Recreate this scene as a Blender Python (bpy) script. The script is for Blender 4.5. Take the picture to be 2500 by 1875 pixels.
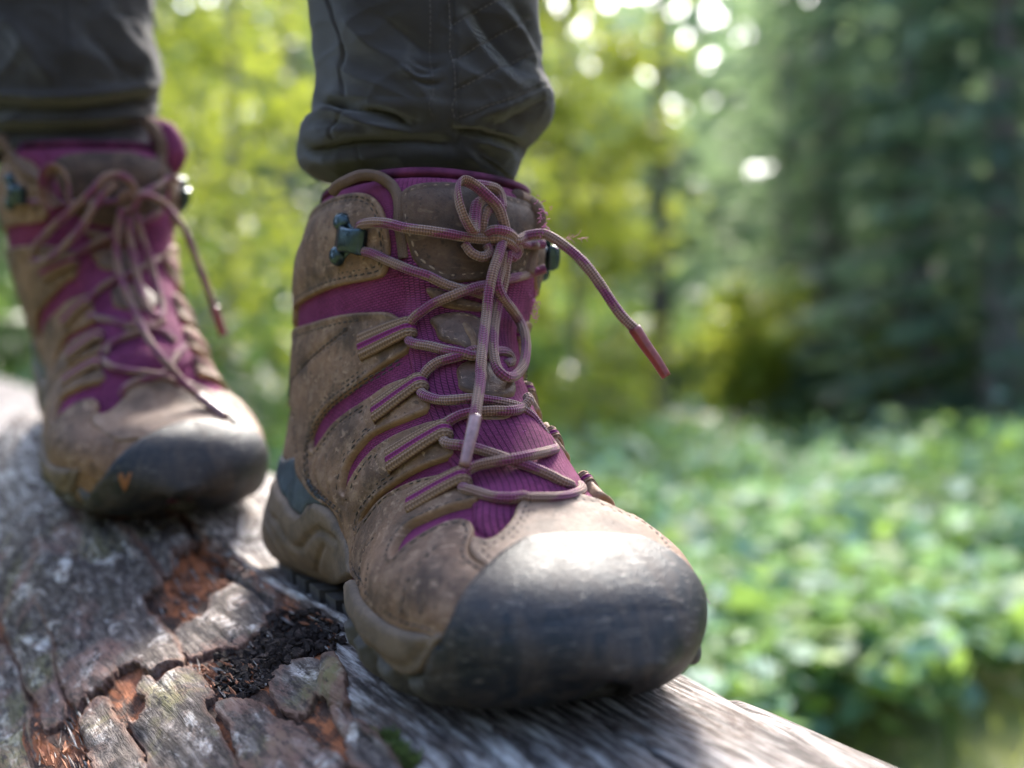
import bpy, math, random
import numpy as np
from mathutils import Vector, Matrix
from mathutils.bvhtree import BVHTree
from mathutils.geometry import delaunay_2d_cdt

scene = bpy.context.scene
for o in list(bpy.data.objects):
    bpy.data.objects.remove(o)
COL = scene.collection
random.seed(4)
RNG = np.random.default_rng(7)

# ------------------------------------------------------------------ camera
FPX = 2890.0                       # focal length in photograph pixels (2500 wide)
CZ = 0.47
PITCH = math.atan((937.5 - 900) / FPX)
cam_d = bpy.data.cameras.new('camera')
cam = bpy.data.objects.new('camera', cam_d)
COL.objects.link(cam)
cam.location = (0, 0, CZ)
cam.rotation_euler = (math.pi / 2 - PITCH, 0, 0)
cam_d.sensor_fit = 'HORIZONTAL'
cam_d.sensor_width = 17.3
cam_d.lens = 20.0
cam_d.clip_start = 0.01
cam_d.clip_end = 400
cam_d.dof.use_dof = True
cam_d.dof.focus_distance = 0.42
cam_d.dof.aperture_fstop = 2.25
scene.camera = cam

# ------------------------------------------------------------------ sky, sun, exposure
SUN_EL, SUN_AZ = 41.0, 6.0        # azimuth clockwise from +Y (away from the camera)
world = bpy.data.worlds.new('World')
scene.world = world
world.use_nodes = True
wn = world.node_tree
sky = wn.nodes.new('ShaderNodeTexSky')
sky.sky_type = 'NISHITA'
sky.sun_disc = False
sky.sun_elevation = math.radians(SUN_EL)
sky.sun_rotation = math.radians(SUN_AZ)
sky.air_density = 1.0
sky.dust_density = 2.5
sky.ozone_density = 1.0
bg = wn.nodes['Background']
bg.inputs['Strength'].default_value = 0.15
wn.links.new(sky.outputs['Color'], bg.inputs['Color'])
sun_d = bpy.data.lights.new('sun', 'SUN')
sun_d.energy = 2.3
sun_d.angle = math.radians(16.0)
sun_d.color = (1.0, 0.95, 0.86)
sun = bpy.data.objects.new('sun', sun_d)
COL.objects.link(sun)
_e, _a = math.radians(SUN_EL), math.radians(SUN_AZ)
sun_dir = Vector((math.sin(_a) * math.cos(_e), math.cos(_a) * math.cos(_e), math.sin(_e)))
sun.rotation_euler = sun_dir.to_track_quat('Z', 'Y').to_euler()
vs = scene.view_settings
vs.view_transform = 'Standard'
vs.look = 'None'
vs.gamma = 1.0
vs.use_curve_mapping = False
vs.exposure = 2.75
scene.cycles.use_denoising = True
scene.cycles.max_bounces = 8
scene.cycles.transparent_max_bounces = 8

# ------------------------------------------------------------------ camera geometry helpers (for modelling on real surfaces)
_c, _s = math.cos(PITCH), math.sin(PITCH)
CAMP = Vector((0, 0, CZ))


def ray(x, y):
    """direction through photograph pixel, forward component 1"""
    a, b = (x - 1250) / FPX, (937.5 - y) / FPX
    return Vector((a, _c + b * _s, -_s + b * _c))


def at_depth(x, y, d):
    return CAMP + ray(x, y) * d


def project(P):
    d = np.asarray(P, float) - np.array([0, 0, CZ])
    f = d[..., 1] * _c - d[..., 2] * _s
    u = d[..., 1] * _s + d[..., 2] * _c
    return np.stack([1250 + FPX * d[..., 0] / f, 937.5 - FPX * u / f, f], -1)


# zoom-window coordinates -> photograph pixels
def win(x0, y0, k):
    return lambda *p: [(x0 + k * q[0], y0 + k * q[1]) + tuple(q[2:]) for q in p]


KZ = 750 / 2212
Z1 = win(650, 380, KZ)
Z2 = win(650, 850, KZ)
Z3 = win(600, 1100, KZ)
Z4 = win(1050, 1150, KZ)
Z5 = win(0, 250, KZ)
Z6 = win(0, 750, KZ)
Z7 = win(0, 1250, 833 / 2211)
Z8 = win(700, 0, KZ)
ZR = win(800, 1500, 1000 / 2212)
ZA = win(1080, 380, 600 / 1659)

# ------------------------------------------------------------------ numpy noise
_perm = np.random.default_rng(3).random(4096)


def _h(i, j, k):
    return _perm[(i * 73 + j * 1259 + k * 3011 + (i * j + k * i) * 17) & 4095]


def vnoise(P):
    P = np.asarray(P, float)
    i = np.floor(P).astype(np.int64)
    f = P - i
    f = f * f * (3 - 2 * f)
    x, y, z = i[..., 0], i[..., 1], i[..., 2]
    r = 0
    for a in (0, 1):
        for b in (0, 1):
            for c in (0, 1):
                w = (f[..., 0] if a else 1 - f[..., 0]) * (f[..., 1] if b else 1 - f[..., 1]) * (f[..., 2] if c else 1 - f[..., 2])
                r = r + w * _h(x + a, y + b, z + c)
    return r * 2 - 1


def fbm(P, o=4):
    r, a, P = 0, 1.0, np.asarray(P, float)
    for k in range(o):
        r = r + a * vnoise(P + 17.3 * k)
        a *= .5
        P = P * 2.03
    return r / 1.9


# ------------------------------------------------------------------ object helpers
def link_mesh(name, V, Fc, mat=None, parent=None, smooth=True, uv=None, attrs=None):
    me = bpy.data.meshes.new(name)
    V = np.asarray(V, float)
    if len(V) > 20000 and isinstance(Fc, np.ndarray):
        nf, k = Fc.shape
        me.vertices.add(len(V))
        me.vertices.foreach_set('co', V.ravel())
        me.loops.add(nf * k)
        me.loops.foreach_set('vertex_index', Fc.ravel().astype(np.int32))
        me.polygons.add(nf)
        me.polygons.foreach_set('loop_start', np.arange(0, nf * k, k, dtype=np.int32))
        me.update(calc_edges=True)
    else:
        me.from_pydata(V.tolist(), [], Fc.tolist() if isinstance(Fc, np.ndarray) else Fc)
    if uv is not None:
        li = np.empty(len(me.loops), np.int32)
        me.loops.foreach_get('vertex_index', li)
        lay = me.uv_layers.new(name='UVMap')
        lay.data.foreach_set('uv', np.asarray(uv, np.float32)[li].ravel())
    for k, a in (attrs or {}).items():
        at = me.attributes.new(k, 'FLOAT', 'POINT')
        at.data.foreach_set('value', np.asarray(a, np.float32))
    if smooth:
        me.polygons.foreach_set('use_smooth', [True] * len(me.polygons))
    me.update()
    o = bpy.data.objects.new(name, me)
    COL.objects.link(o)
    if mat:
        me.materials.append(mat)
    if parent:
        o.parent = parent
    return o


def tag(o, label=None, cat=None, group=None, kind=None):
    for k, v in (('label', label), ('category', cat), ('group', group), ('kind', kind)):
        if v:
            o[k] = v
    return o


def thing(name, label, cat, M=None, group=None):
    o = bpy.data.objects.new(name, None)
    COL.objects.link(o)
    o.empty_display_size = .05
    if M is not None:
        o.matrix_world = M
    return tag(o, label, cat, group)


def catmull(P, n=None, step=None, closed=False):
    P = np.asarray(P, float)
    out = []
    N = len(P)
    segs = N if closed else N - 1
    for i in range(segs):
        if closed:
            p0, p1, p2, p3 = P[(i - 1) % N], P[i], P[(i + 1) % N], P[(i + 2) % N]
        else:
            p0, p1, p2, p3 = P[max(i - 1, 0)], P[i], P[i + 1], P[min(i + 2, N - 1)]
        L = np.linalg.norm((p2 - p1)[:3])
        if L < 1e-9:
            continue
        k = n or max(1, int(round(L / step)))
        f = (np.arange(k) / k)[:, None]
        # centripetal-like: limit tangents by local chord
        l0, l2 = np.linalg.norm((p1 - p0)[:3]), np.linalg.norm((p3 - p2)[:3])
        m1 = (p2 - p0) / (l0 + L) * L if l0 > 1e-9 else (p2 - p1) * .5
        m2 = (p3 - p1) / (l2 + L) * L if l2 > 1e-9 else (p2 - p1) * .5
        out.append((2 * f**3 - 3 * f**2 + 1) * p1 + (f**3 - 2 * f**2 + f) * m1 + (-2 * f**3 + 3 * f**2) * p2 + (f**3 - f**2) * m2)
    if not closed:
        out.append(P[-1:])
    return np.concatenate(out)


def poly_inside(pt, poly):
    x, y = pt[:, 0], pt[:, 1]
    r = np.zeros(len(pt), bool)
    q = np.roll(poly, -1, 0)
    for (x0, y0), (x1, y1) in zip(poly, q):
        if y0 == y1:
            continue
        c = (y0 > y) != (y1 > y)
        r ^= c & (x < (x1 - x0) * (y - y0) / (y1 - y0) + x0)
    return r


def seg_dist(P, L, closed=False):
    """distance of points to a polyline (any dimension)"""
    A = L
    B = np.roll(L, -1, 0)
    if not closed:
        A, B = A[:-1], B[:-1]
    best = np.full(len(P), 1e9)
    for s in range(0, len(A), 64):
        a, b = A[s:s + 64], B[s:s + 64]
        d = b - a
        dd = (d * d).sum(1) + 1e-12
        t = np.clip(((P[:, None, :] - a) * d).sum(2) / dd, 0, 1)
        q = a + t[..., None] * d
        best = np.minimum(best, np.linalg.norm(P[:, None, :] - q, axis=2).min(1))
    return best


class Surf:
    """grid surface P[nu,nv] in local metres, periodic in v (v in -1..1), M local->world"""

    def __init__(s, P, M, lo=None):
        s.P, s.M = P, M
        s.nu, s.nv = P.shape[:2]
        s.Mi = M.inverted()
        s.R3 = np.array(M.to_3x3())
        s.org = np.array(M.translation)
        du = np.gradient(P, axis=0)
        Pw = np.concatenate([P[:, -1:], P, P[:, :1]], 1)
        dv = (Pw[:, 2:] - Pw[:, :-2]) / 2
        N = np.cross(du, dv)
        N /= np.linalg.norm(N, axis=2, keepdims=True) + 1e-12
        s.N = N
        s.pix = project(P @ s.R3.T + s.org)
        Nw = N @ s.R3.T
        s.facing = ((P @ s.R3.T + s.org - np.array(CAMP)) * Nw).sum(2) < 0
        V = [tuple(p) for p in P.reshape(-1, 3)]
        i, j = np.mgrid[0:s.nu - 1, 0:s.nv]
        j2 = (j + 1) % s.nv
        q = np.stack([i * s.nv + j, (i + 1) * s.nv + j, (i + 1) * s.nv + j2, i * s.nv + j2], -1).reshape(-1, 4)
        s.quads = q
        s.bvh = BVHTree.FromPolygons(V, q.tolist())

    def orient(s):
        """make normals point outward from the grid's axis"""
        c = s.P.mean(1, keepdims=True)
        if ((s.P - c) * s.N).sum() < 0:
            s.N = -s.N
            Nw = s.N @ s.R3.T
            s.facing = ((s.P @ s.R3.T + s.org - np.array(CAMP)) * Nw).sum(2) < 0
        return s

    def at(s, u, v):
        u = np.clip(np.asarray(u, float), 0, 1) * (s.nu - 1)
        v = ((np.asarray(v, float) + 1) / 2 % 1.0) * s.nv
        i = np.minimum(u.astype(int), s.nu - 2)
        j = v.astype(int) % s.nv
        f, g = (u - i)[:, None], (v - np.floor(v))[:, None]
        j2 = (j + 1) % s.nv

        def bl(A):
            return (A[i, j] * (1 - f) + A[i + 1, j] * f) * (1 - g) + (A[i, j2] * (1 - f) + A[i + 1, j2] * f) * g
        P, N = bl(s.P), bl(s.N)
        return P, N / (np.linalg.norm(N, axis=1, keepdims=True) + 1e-12)

    def hit(s, x, y):
        o = s.Mi @ CAMP
        d = (s.Mi.to_3x3() @ ray(x, y)).normalized()
        loc, n, fi, dist = s.bvh.ray_cast(o, d)
        return loc, fi

    def px(s, x, y):
        loc, fi = s.hit(x, y)
        if loc is None:
            d = np.hypot(s.pix[..., 0] - x, s.pix[..., 1] - y) + np.where(s.facing, 0, 1e4)
            i, j = np.unravel_index(np.argmin(d), d.shape)
            return i / (s.nu - 1), j / s.nv * 2 - 1
        i, j = divmod(fi, s.nv)
        j2 = (j + 1) % s.nv
        a, b, c = s.P[i, j], s.P[i + 1, j], s.P[i, j2]
        M = np.stack([b - a, c - a], 1)
        f, g = np.linalg.lstsq(M, np.array(loc) - a, rcond=None)[0]
        f, g = min(max(f, 0), 1), min(max(g, 0), 1)
        return (i + f) / (s.nu - 1), (j + g) / s.nv * 2 - 1

    def uvs(s, pts):
        """pixel / token list -> unwrapped uv array.  tokens: (x,y), (x,y,'m') mirrored, (x,y,v) u of pixel with given v, ('uv',u,v)"""
        out = []
        for p in pts:
            if p[0] == 'uv':
                q = (p[1], p[2])
            else:
                q = s.px(p[0], p[1])
                if len(p) > 2:
                    q = (q[0], -q[1]) if p[2] == 'm' else (q[0], p[2])
            out.append(q)
        out = np.array(out, float)
        for k in range(1, len(out)):
            while out[k, 1] - out[k - 1, 1] > 1.2:
                out[k, 1] -= 2
            while out[k, 1] - out[k - 1, 1] < -1.2:
                out[k, 1] += 2
        return out

    def metric(s, uv):
        c = uv.mean(0, keepdims=True)
        e = .01
        a = s.at(c[:, 0] - e, c[:, 1])[0] - s.at(c[:, 0] + e, c[:, 1])[0]
        b = s.at(c[:, 0], c[:, 1] - e)[0] - s.at(c[:, 0], c[:, 1] + e)[0]
        return np.array([np.linalg.norm(a) / (2 * e), np.linalg.norm(b) / (2 * e)]) * 1000


def patch(S, name, uv, mat, parent, T=1.5, r=1.2, sp=1.8, edge=.6, skirt=-.6, lift=0., bead=0., grooves=(), strokes=(),
          puff=0., rough=0., rough_f=120., jag=0., jag_f=.25, fibre=0., flip=False, raw_edge=None, border_step=None, free=None, fn=None):
    """a sheet of real thickness lying on S inside the closed uv outline.  all sizes in mm"""
    uv = np.array(uv, float)
    if flip:
        uv = uv * np.array([1, -1])
    m = S.metric(uv)
    B = catmull(uv * m, step=border_step or sp * .8, closed=True)
    if jag:
        t = np.cumsum(np.linalg.norm(np.diff(B, axis=0, prepend=B[:1]), axis=1))
        nx = fbm(np.stack([B[:, 0] * jag_f, B[:, 1] * jag_f, t * 0 + 3.1], 1), 4)
        ny = fbm(np.stack([B[:, 0] * jag_f, B[:, 1] * jag_f, t * 0 + 9.7], 1), 4)
        B = B + np.stack([nx, ny], 1) * jag
    if fibre:
        B = B + np.stack([fibre * (fbm(np.stack([B[:, 1] * .55, B[:, 0] * .05, B[:, 0] * 0 + 1.3], 1), 3) + .5 * vnoise(np.stack([B[:, 1] * 1.6, B[:, 0] * .1, B[:, 0] * 0], 1))), B[:, 0] * 0], 1)
    keep = np.linalg.norm(B - np.roll(B, 1, 0), axis=1) > 1e-3
    B = B[keep]
    area = .5 * np.sum(B[:, 0] * np.roll(B[:, 1], -1) - np.roll(B[:, 0], -1) * B[:, 1])
    if area < 0:
        B = B[::-1]
    nb = len(B)
    lo, hi = B.min(0), B.max(0)
    gx, gy = np.meshgrid(np.arange(lo[0], hi[0], sp), np.arange(lo[1], hi[1], sp * .866))
    gx[1::2] += sp / 2
    G = np.stack([gx.ravel(), gy.ravel()], 1)
    G = G[poly_inside(G, B)]
    G = G[seg_dist(G, B, True) > max(r * 1.15, sp * .55)] if len(G) else G
    tan = np.roll(B, -1, 0) - np.roll(B, 1, 0)
    nrm = np.stack([-tan[:, 1], tan[:, 0]], 1)
    nrm /= np.linalg.norm(nrm, axis=1, keepdims=True) + 1e-9
    rings = []
    for q in (.3, 1.0):
        I = B + nrm * r * q
        I = I[poly_inside(I, B)]
        if len(I):
            I = I[seg_dist(I, B, True) > r * q * .93]
        rings.append(I)
    pts = np.concatenate([B] + rings + [G])
    vs_, es, fs, ov, oe, of = delaunay_2d_cdt([Vector(p) for p in pts], [(i, (i + 1) % nb) for i in range(nb)], [], 1, 1e-5)
    Q = np.array([[v.x, v.y] for v in vs_])
    F = [tuple(f) for f in fs if len(f) == 3]
    QU = Q / m
    P, N = S.at(QU[:, 0], QU[:, 1])
    BU = B / m
    Bp, Bn = S.at(BU[:, 0], BU[:, 1])
    Bd = Bp
    if free is not None:
        ok = ~free(BU if not flip else BU * np.array([1, -1]))
        A3, B3 = Bp[ok & np.roll(ok, -1)], np.roll(Bp, -1, 0)[ok & np.roll(ok, -1)]
        d = np.full(len(P), 1e3)
        for s0 in range(0, len(A3), 64):
            d = np.minimum(d, np.linalg.norm(P[:, None] - A3[s0:s0 + 64], axis=2).min(1) * 1000)
    else:
        d = seg_dist(P, Bp, True) * 1000
    k = np.clip(d / max(r, 1e-6), 0, 1)
    h = lift + edge * T + (1 - edge) * T * np.sqrt(np.clip(1 - (1 - k) ** 2, 0, 1))
    if bead:
        h = h + bead * np.exp(-((d - 1.0) / .6) ** 2)
    for g, dep in grooves:
        h = h - dep * np.exp(-((d - g) / .55) ** 2)
    if puff:
        h = h + puff * (1 - np.exp(-(d / 7.0) ** 2))
    for L, dep, w in strokes:
        L = np.asarray(L)
        if flip:
            L = L * np.array([1, -1])
        Lp, _ = S.at(*catmull(L * m, step=1.5).T.__truediv__(m[:, None]))
        dd = seg_dist(P, Lp) * 1000
        h = h + dep * np.exp(-(dd / w) ** 2)
    if rough:
        h = h + rough * fbm(P * rough_f, 4) * np.clip(.35 + d / 3, 0, 1)
    if fn is not None:
        h = h + fn(P, d)
    V = P + N * h[:, None] / 1000
    # skirt along the outline
    idx = {}
    for i, o in enumerate(ov):
        for a in o:
            if a < nb:
                idx[a] = i
    loop = [idx[i] for i in range(nb) if i in idx]
    base = len(V)
    Sk, Sn = P[loop], N[loop]
    V = np.concatenate([V, Sk + Sn * skirt / 1000])
    n = len(loop)
    F += [(loop[i], base + i, base + (i + 1) % n, loop[(i + 1) % n]) for i in range(n)]
    # orientation
    a, b, c = [V[list(x)] for x in zip(*[f[:3] for f in F[:200]])]
    if (np.cross(b - a, c - a) * N[[f[0] for f in F[:200]]]).sum() < 0:
        F = [f[::-1] for f in F]
    uvm = np.concatenate([Q, Q[loop]])[:, ::-1] / 10.0
    dat = np.concatenate([d, np.full(n, -1.0)])
    o = link_mesh(name, V, F, mat, parent, True, uvm, {'edge': dat})
    o['_b'] = 0
    del o['_b']
    return o, (B, nrm, m, T + lift)


def tube_mesh(P, rad, nseg=10, twist=0., flat=None, caps=True):
    """P (n,3) dense polyline in metres; rad scalar or array -> verts, quads, uv(mm along, 0..1)"""
    P = np.asarray(P, float)
    n = len(P)
    T = np.gradient(P, axis=0)
    T /= np.linalg.norm(T, axis=1, keepdims=True) + 1e-12
    ref = np.array([0, 0, 1.0]) if abs(T[0, 2]) < .9 else np.array([1.0, 0, 0])
    a = np.cross(T[0], ref)
    a /= np.linalg.norm(a)
    rad = np.broadcast_to(np.asarray(rad, float), (n,))
    L = np.concatenate([[0], np.cumsum(np.linalg.norm(np.diff(P, axis=0), axis=1))]) * 1000
    V, UV = [], []
    ang = np.arange(nseg + 1) / nseg * 2 * math.pi
    for i in range(n):
        a = a - T[i] * a.dot(T[i])
        a /= np.linalg.norm(a) + 1e-12
        b = np.cross(T[i], a)
        fl = 1.0 if flat is None else flat[i]
        V.append(P[i] + rad[i] * (np.cos(ang)[:, None] * a * (1 + (1 - fl) * .5) + np.sin(ang)[:, None] * b * fl))
        UV.append(np.stack([np.full(nseg + 1, L[i]), ang / (2 * math.pi)], 1))
    k = nseg + 1
    F = [(i * k + j, i * k + j + 1, (i + 1) * k + j + 1, (i + 1) * k + j) for i in range(n - 1) for j in range(nseg)]
    V, UV = np.concatenate(V), np.concatenate(UV)
    if caps:
        F.append(tuple(range(nseg))[::-1])
        F.append(tuple((n - 1) * k + j for j in range(nseg)))
    return V, F, UV


class Bag:
    """collects pieces of one mesh"""

    def __init__(s):
        s.V, s.F, s.U, s.n = [], [], [], 0

    def add(s, V, F, U=None):
        V = np.asarray(V, float)
        s.V.append(V)
        s.F += [tuple(i + s.n for i in f) for f in F]
        s.U.append(np.zeros((len(V), 2)) if U is None else np.asarray(U, float))
        s.n += len(V)

    def build(s, name, mat, parent=None, smooth=True, attrs=None):
        return link_mesh(name, np.concatenate(s.V), s.F, mat, parent, smooth, np.concatenate(s.U), attrs)


# ------------------------------------------------------------------ shader helpers
class NT:
    def __init__(s, name):
        s.m = bpy.data.materials.new(name)
        s.m.use_nodes = True
        s.t = s.m.node_tree
        s.b = s.t.nodes['Principled BSDF']
        s.out = s.t.nodes['Material Output']

    def set(s, node, k, v):
        if v is None:
            return
        inp = node.inputs[k]
        if hasattr(v, 'is_output') or isinstance(v, bpy.types.NodeSocket):
            s.t.links.new(v, inp)
        else:
            if inp.type == 'RGBA' and len(v) == 3:
                v = (*v, 1)
            inp.default_value = v

    def n(s, typ, inp=None, **props):
        nd = s.t.nodes.new('ShaderNode' + typ)
        for k, v in props.items():
            setattr(nd, k, v)
        for k, v in (inp or {}).items():
            s.set(nd, k, v)
        return nd

    def math(s, op, a, b=None, c=None, clamp=False):
        nd = s.n('Math', operation=op, use_clamp=clamp)
        for i, v in enumerate((a, b, c)):
            if v is not None:
                s.set(nd, i, v)
        return nd.outputs[0]

    def mix(s, f, a, b, mode='MIX'):
        nd = s.n('Mix', data_type='RGBA', blend_type=mode)
        s.set(nd, 0, f)
        s.set(nd, 6, a)
        s.set(nd, 7, b)
        return nd.outputs[2]

    def noise(s, vec, scale, detail=4, rough=.55, dist=0.):
        nd = s.n('TexNoise', {'Scale': scale, 'Detail': detail, 'Roughness': rough, 'Distortion': dist})
        if vec is not None:
            s.set(nd, 'Vector', vec)
        return nd.outputs['Fac']

    def ramp(s, f, stops):
        nd = s.n('ValToRGB')
        e = nd.color_ramp.elements
        while len(e) < len(stops):
            e.new(.5)
        for el, (p, c) in zip(e, stops):
            el.position = p
            el.color = (*c, 1) if isinstance(c, tuple) else (c, c, c, 1)
        s.set(nd, 0, f)
        return nd.outputs[0]

    def obj(s):
        return s.n('TexCoord').outputs['Object']

    def uv(s):
        return s.n('TexCoord').outputs['UV']

    def mapping(s, vec, scale=(1, 1, 1), loc=(0, 0, 0), rot=(0, 0, 0)):
        return s.n('Mapping', {'Vector': vec, 'Scale': scale, 'Location': loc, 'Rotation': rot}).outputs[0]

    def attr(s, name):
        return s.n('Attribute', attribute_name=name).outputs['Fac']

    def bump(s, h, strength=.3, dist=.001, normal=None):
        nd = s.n('Bump', {'Height': h, 'Strength': strength, 'Distance': dist})
        if normal is not None:
            s.set(nd, 'Normal', normal)
        return nd.outputs[0]

    def fin(s, color=None, rough=None, normal=None, **kw):
        s.set(s.b, 'Base Color', color)
        s.set(s.b, 'Roughness', rough)
        s.set(s.b, 'Normal', normal)
        for k, v in kw.items():
            s.set(s.b, k.replace('_', ' '), v)
        return s.m


def leather(name, base, dark, dust, rough=.72, grain=.25, spec=.35):
    t = NT(name)
    ob = t.obj()
    n1 = t.noise(ob, 38, 5, .6)
    n2 = t.noise(ob, 160, 5, .65)
    n3 = t.noise(ob, 900, 3, .6)
    f = t.ramp(n1, [(.36, 0.), (.62, 1.)])
    c = t.mix(f, dark, base)
    c = t.mix(t.math('MULTIPLY', t.ramp(n2, [(.46, 0.), (.68, 1.)]), .55), c, dust)
    spots = t.ramp(t.noise(ob, 62, 3, .5), [(.54, 0.), (.68, 1.)])
    c = t.mix(t.math('MULTIPLY', spots, .75), c, tuple(x * .55 for x in dark))
    c = t.mix(t.math('MULTIPLY', t.ramp(n3, [(.3, 1.), (.6, 0.)]), .35), c, tuple(x * .6 for x in base))
    sp_ = t.ramp(t.noise(ob, 420, 3, .55), [(.61, 0.), (.66, 1.)])
    c = t.mix(t.math('MULTIPLY', sp_, .6), c, tuple(x * .5 for x in dark))
    sc = t.ramp(t.noise(t.mapping(ob, (1, .35, 1.6), rot=(.5, .2, .9)), 240, 4, .6, .6), [(.60, 0.), (.655, 1.)])
    c = t.mix(t.math('MULTIPLY', sc, .5), c, tuple(min(1, x * 1.25) for x in dust))
    # raw, lighter cut edge
    e = t.attr('edge')
    em = t.math('SUBTRACT', 1.0, t.math('MULTIPLY', e, 1.1), clamp=True)
    c = t.mix(t.math('MULTIPLY', em, .55), c, (.30, .17, .09))
    pores = t.n('TexVoronoi', {'Vector': ob, 'Scale': 750.0}, feature='DISTANCE_TO_EDGE').outputs['Distance']
    cr = t.ramp(t.noise(t.mapping(ob, (1, 1, 2.2), rot=(.3, .6, .2)), 130, 5, .7, 1.2), [(.47, 1.), (.5, 0.), (.53, 1.)])
    h = t.math('ADD', t.math('MULTIPLY', n3, .6), t.math('MULTIPLY', n2, 1.2))
    h = t.math('ADD', h, t.math('MULTIPLY', cr, .25))
    h = t.math('ADD', h, t.math('MULTIPLY', pores, .5))
    c = t.mix(t.math('MULTIPLY', t.math('SUBTRACT', 1.0, cr), .28), c, tuple(x * .45 for x in dark))
    return t.fin(c, rough, t.bump(h, grain, .0016), Specular_IOR_Level=spec)


def knit(name, col, dark, bw, bh, strength=.6, rot=0.):
    """knitted mesh: rows of staggered cells in UV (cm)"""
    t = NT(name)
    uv = t.mapping(t.uv(), rot=(0, 0, rot))
    br = t.n('TexBrick', {'Vector': uv, 'Scale': 10.0, 'Mortar Size': bh * 1.6, 'Mortar Smooth': 1.0, 'Brick Width': bw * 10, 'Row Height': bh * 10,
                          'Color1': (1, 1, 1, 1), 'Color2': (.75, .75, .75, 1), 'Mortar': (0, 0, 0, 1)}, offset=.5)
    ob = t.obj()
    n1 = t.noise(ob, 60, 4, .6)
    n2 = t.noise(ob, 1500, 2, .5)
    g = br.outputs['Color']
    c = t.mix(g, dark, col)
    c = t.mix(t.math('MULTIPLY', t.ramp(n1, [(.4, 0.), (.7, 1.)]), .35), c, tuple(x * 1.5 + .02 for x in col))
    c = t.mix(t.math('MULTIPLY', n2, .3), c, dark)
    return t.fin(c, .85, t.bump(g, strength, .0006), Specular_IOR_Level=.1)


BROWN, BROWN_D, DUST = (.195, .103, .058), (.066, .034, .020), (.30, .19, .125)
M = {}
M['leather'] = leather('nubuck_leather', BROWN, BROWN_D, DUST)
M['leather_vamp'] = leather('vamp_leather', (.21, .125, .078), (.12, .068, .044), (.29, .195, .14), .65, .2, .3)
M['leather_dark'] = leather('tongue_leather', (.085, .043, .025), (.035, .019, .013), (.13, .08, .052), .62, .35, .25)
M['leather_pad'] = leather('pad_leather', (.125, .060, .036), (.05, .027, .018), (.18, .11, .08), .48, .3, .3)
PUR, PUR_D = (.215, .037, .110), (.030, .006, .017)
M['knit'] = knit('purple_mesh_fabric', PUR, PUR_D, .20, .115, 1.)
M['knit_fine'] = knit('purple_fine_mesh_fabric', (.19, .036, .098), (.045, .009, .026), .15, .095, .8)
M['knit_rib'] = knit('purple_ribbed_knit', (.30, .058, .16), (.022, .005, .016), .075, .19, .9, math.pi / 2)


def rubber():
    t = NT('toe_rubber')
    ob = t.obj()
    n1 = t.noise(t.mapping(ob, (1, 1.5, .5)), 62, 6, .68, .5)
    n2 = t.noise(ob, 500, 4, .7)
    c = t.mix(t.ramp(n1, [(.44, 0.), (.60, 1.)]), (.0065, .0090, .0135), (.042, .032, .029))
    c = t.mix(t.math('MULTIPLY', t.ramp(n2, [(.5, 0.), (.75, 1.)]), .3), c, (.075, .058, .050))
    rg = t.ramp(n1, [(.35, .40), (.7, .66)])
    sc = t.ramp(t.noise(t.mapping(ob, (1.2, .25, 2.2), rot=(.2, .1, .15)), 330, 4, .65, .5), [(.59, 0.), (.63, 1.)])
    c = t.mix(t.math('MULTIPLY', sc, .6), c, (.12, .10, .09))
    h = t.math('ADD', t.math('MULTIPLY', t.noise(ob, 1400, 3, .6), .7), n2)
    h = t.math('SUBTRACT', h, t.math('MULTIPLY', sc, .5))
    return t.fin(c, rg, t.bump(h, .5, .0009), Specular_IOR_Level=.32)


def sole_mat(name, base, dark, rough=.7):
    t = NT(name)
    ob = t.obj()
    n1 = t.noise(ob, 70, 5, .65)
    n2 = t.noise(ob, 450, 4, .7)
    c = t.mix(t.ramp(n1, [(.35, 0.), (.65, 1.)]), dark, base)
    c = t.mix(t.math('MULTIPLY', t.ramp(n2, [(.45, 0.), (.7, 1.)]), .4), c, tuple(x * 1.35 for x in base))
    return t.fin(c, rough, t.bump(n2, .3, .001), Specular_IOR_Level=.35)


M['rubber'] = rubber()
M['midsole'] = sole_mat('midsole_foam', (.14, .095, .066), (.062, .043, .031))
M['outsole'] = sole_mat('outsole_rubber', (.075, .066, .060), (.030, .027, .026))
M['tpu'] = sole_mat('heel_counter_plastic', (.055, .072, .088), (.02, .03, .04), .45)


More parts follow.
